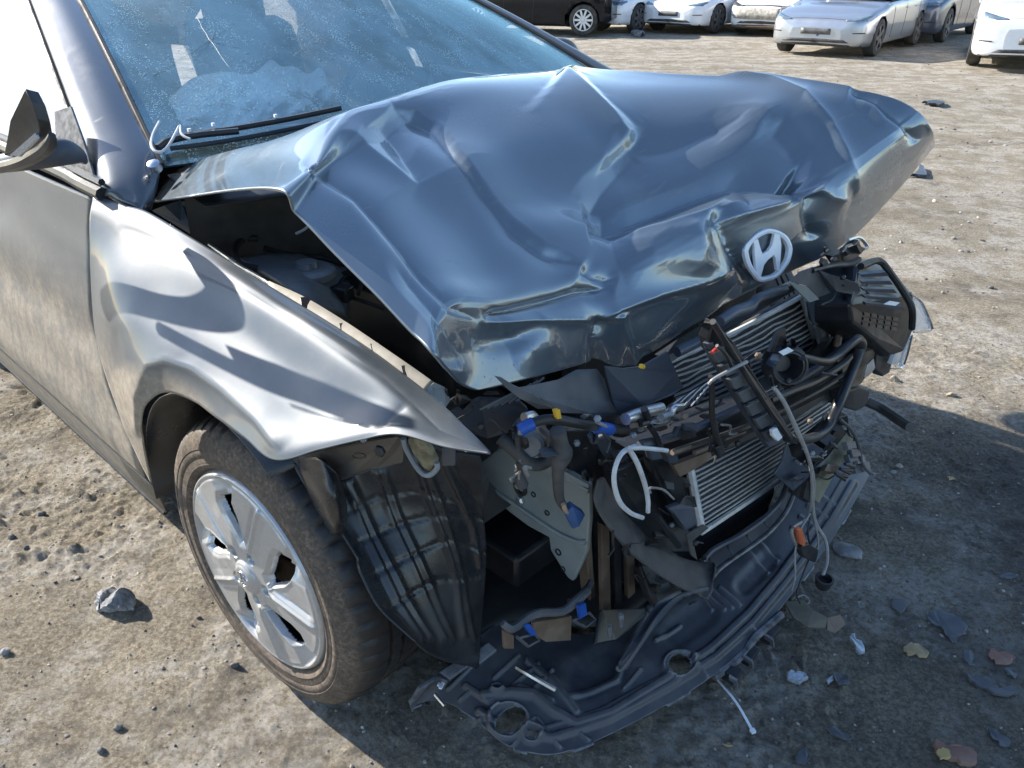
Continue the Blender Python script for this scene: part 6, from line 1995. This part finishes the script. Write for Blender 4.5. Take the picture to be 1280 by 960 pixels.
SL1 = simple("broken_grey_plastic", (.055, .060, .068), (.09, .095, .105), .45, .6, scale=20, dust=.3, dustc=(.14, .13, .12))
WOOD = simple("dry_leaf", (.30, .22, .12), (.40, .30, .17), .7, .85, scale=40)
REDB = simple("reddish_clay", (.19, .10, .075), (.25, .16, .12), .75, .9, scale=20, bump=.2)
CLEAR = simple("clear_lamp_shard", (.34, .38, .42), (.50, .54, .58), .12, .3, metal=.4, scale=60)
flake("plastic_shard", [(1156, 770), (1168, 766), (1190, 772), (1207, 786), (1206, 796), (1196, 800), (1184, 798), (1174, 786), (1160, 778)], SL1, "largest flat slate-grey plastic shard on the dark dirt at right", "shard", .004, tilt=(.05, .03))
flake("plastic_shard", [(1184, 798), (1196, 800), (1196, 806), (1188, 808)], SL1, "stub of grey plastic tucked under the largest shard", "shard", .004)
flake("plastic_shard", [(1204, 816), (1212, 817), (1219, 824), (1217, 836), (1208, 834), (1203, 826)], SL1, "small squarish grey shard below the largest one", "shard", .004)
flake("plastic_strip", [(1208, 844), (1218, 846), (1240, 856), (1272, 866), (1274, 872), (1250, 870), (1222, 860), (1210, 852)], SL1, "long slightly curved grey strip by the right edge", "strip", .008)
flake("plastic_shard", [(1034, 910), (1042, 908), (1064, 918), (1064, 925), (1056, 924), (1036, 916)], SL1, "flat grey shard to the right of the white cable tie", "shard", .005)
flake("plastic_shard", [(1040, 846), (1052, 843), (1062, 850), (1060, 858), (1048, 858)], SL1, "small pointed grey shard between the clear splinters", "shard", .004)
flake("plastic_shard", [(1246, 724), (1262, 722), (1270, 727), (1260, 730), (1248, 728)], SL1, "thin grey shard highest on the shaded dirt at right", "shard", .003)
flake("plastic_shard", [(1254, 836), (1264, 838), (1273, 845), (1268, 850), (1258, 844)], SL1, "grey chip just above the curved strip", "shard", .004)
flake("plastic_shard", [(1236, 908), (1246, 912), (1264, 926), (1262, 934), (1250, 930), (1238, 918)], SL1, "dull grey shard low at the right edge", "shard", .003)
flake("plastic_shard", [(1112, 752), (1126, 750), (1134, 760), (1126, 768), (1116, 764)], SL1, "faint grey flake left of the largest shard", "shard", .003)
flake("plastic_shard", [(996, 938), (1008, 936), (1014, 948), (1004, 958), (994, 952)], SL1, "grey flake at the bottom edge below the cable tie", "shard", .003)
flake("clear_splinter", [(1060, 798), (1066, 796), (1080, 814), (1080, 819), (1074, 820), (1062, 804)], CLEAR, "clear lamp splinter lying lengthwise, the upper of two", "splinter", .008)
flake("clear_splinter", [(982, 844), (990, 841), (1004, 846), (1010, 852), (1000, 855), (984, 852)], CLEAR, "clear wedge-shaped lamp splinter near the tray edge", "splinter", .010)
flake("clear_splinter", [(1032, 850), (1040, 844), (1042, 850), (1036, 856)], CLEAR, "tiny glassy splinter touching the pointed grey shard", "splinter", .004)
flake("dry_leaf", [(1128, 810), (1138, 806), (1150, 812), (1160, 820), (1156, 826), (1144, 820), (1134, 820)], WOOD, "curled tan leaf on the dark dirt", "leaf", .006, tilt=(.15, .1))
flake("dry_leaf", [(902, 930), (910, 928), (917, 932), (908, 934)], WOOD, "tiny yellow leaf at the bottom, left of the cable tie's end", "leaf", .003)
flake("dry_leaf", [(1168, 944), (1176, 940), (1186, 944), (1186, 954), (1174, 954)], simple("yellow_leaf", (.38, .27, .10), (.44, .33, .15), .7, .85, scale=30), "yellow scrap lying on the reddish clay lump", "leaf", .006, lift=.016)
flake("clay_lump", [(1168, 928), (1182, 932), (1206, 936), (1220, 946), (1220, 958), (1200, 956), (1180, 946), (1168, 940)], REDB, "reddish clay lump at the bottom right", "clay", .012)
flake("clay_lump", [(1236, 814), (1256, 816), (1268, 824), (1262, 832), (1244, 830), (1234, 822)], REDB, "rust coloured crumbled patch near the right edge", "clay", .005)
flake("orange_chip", [(1183, 597), (1190, 598), (1194, 601), (1186, 602)], WOOD, "tiny orange-tan chip in the shade right of the bumper", "chip", .004)
for i, (px_, py_, s_) in enumerate(((1124, 584, .016), (1117, 591, .013))):
    rock("stone", px_, py_, (s_, s_ * .7, s_ * .6), PEB, ("pale stone in the shade beside the broken bumper cells", "lower pale stone leaning on its larger neighbour by the bumper")[i], "stone", 40 + i, 3)
for i, (px_, py_, s_, lb) in enumerate(((1189, 494, .022, "grey clod at the lit edge of the shadow"), (1118, 474, .02, "clod directly below the torn headlamp"), (1240, 700, .0, ""), (1060, 690, .05, "flat pale cake of dried mud beside the dangling leads"))):
    if s_:
        rock("clod", px_, py_, (s_, s_ * .8, s_ * (.6 if s_ < .04 else .14)), simple("earth_clod", (.20, .17, .13), (.34, .30, .24), .9, .95, scale=30) if s_ < .04 else simple("dried_mud", (.15, .145, .14), (.30, .29, .28), .9, .95, scale=26), lb, "clod", 60 + i, 3)
# white cable tie
a, b_ = G(896, 852), G(941, 914)
for p in (a, b_):
    p[2] = gz(p[0], p[1]) + .006
d = (b_ - a) / np.linalg.norm(b_ - a)
s = np.array([-d[1], d[0], 0])
m_ = (a + b_) / 2 + [0, 0, .004]
tie = np.array([[a - s * .0022, a + s * .0022], [m_ - s * .0026 + s * .004, m_ + s * .0026 + s * .004], [b_ - s * .0028, b_ + s * .0028]])
V, F = refine(tie, 6, 1).reshape(-1, 3), grid(refine(tie, 6, 1))[1]
top = V + [0, 0, .0016]
VV_, FF_ = join((top, F), box(b_ + [0, 0, .003], d * .0045, s * .0048, np.array([0, 0, .003])))
tie_o = world_thing("cable_tie", (VV_, FF_), WHITEPL, "long white cable tie lying on the dark dirt below the tray", "cable tie")
sm = tie_o.modifiers.new("thickness", 'SOLIDIFY')
sm.thickness = .0015
# dark strips and scraps far off
flake("metal_strip", [(1152, 130), (1160, 128.4), (1178, 129.4), (1180, 131.5), (1160, 132)], BLACKPL, "dark strip lying on the sunlit yard behind the bonnet's far corner", "strip", .02)
P = [G(1134, 224), G(1148, 212), G(1153, 216), G(1156, 224)]
flake("trim_scrap", [(1132, 225), (1144, 222), (1148, 211), (1153, 214), (1157, 225)], SLATEPL, "bent grey trim scrap on the sunlit yard behind the bonnet", "scrap", .02)
flake("cloth_scrap", [(788, 42.5), (797, 41), (804, 42), (806, 44.5), (796, 45.5)], simple("crumpled_cloth", (.12, .12, .12), (.3, .29, .28), .9, .95, scale=9), "crumpled dark scrap on the ground before the white cars", "scrap", .07)
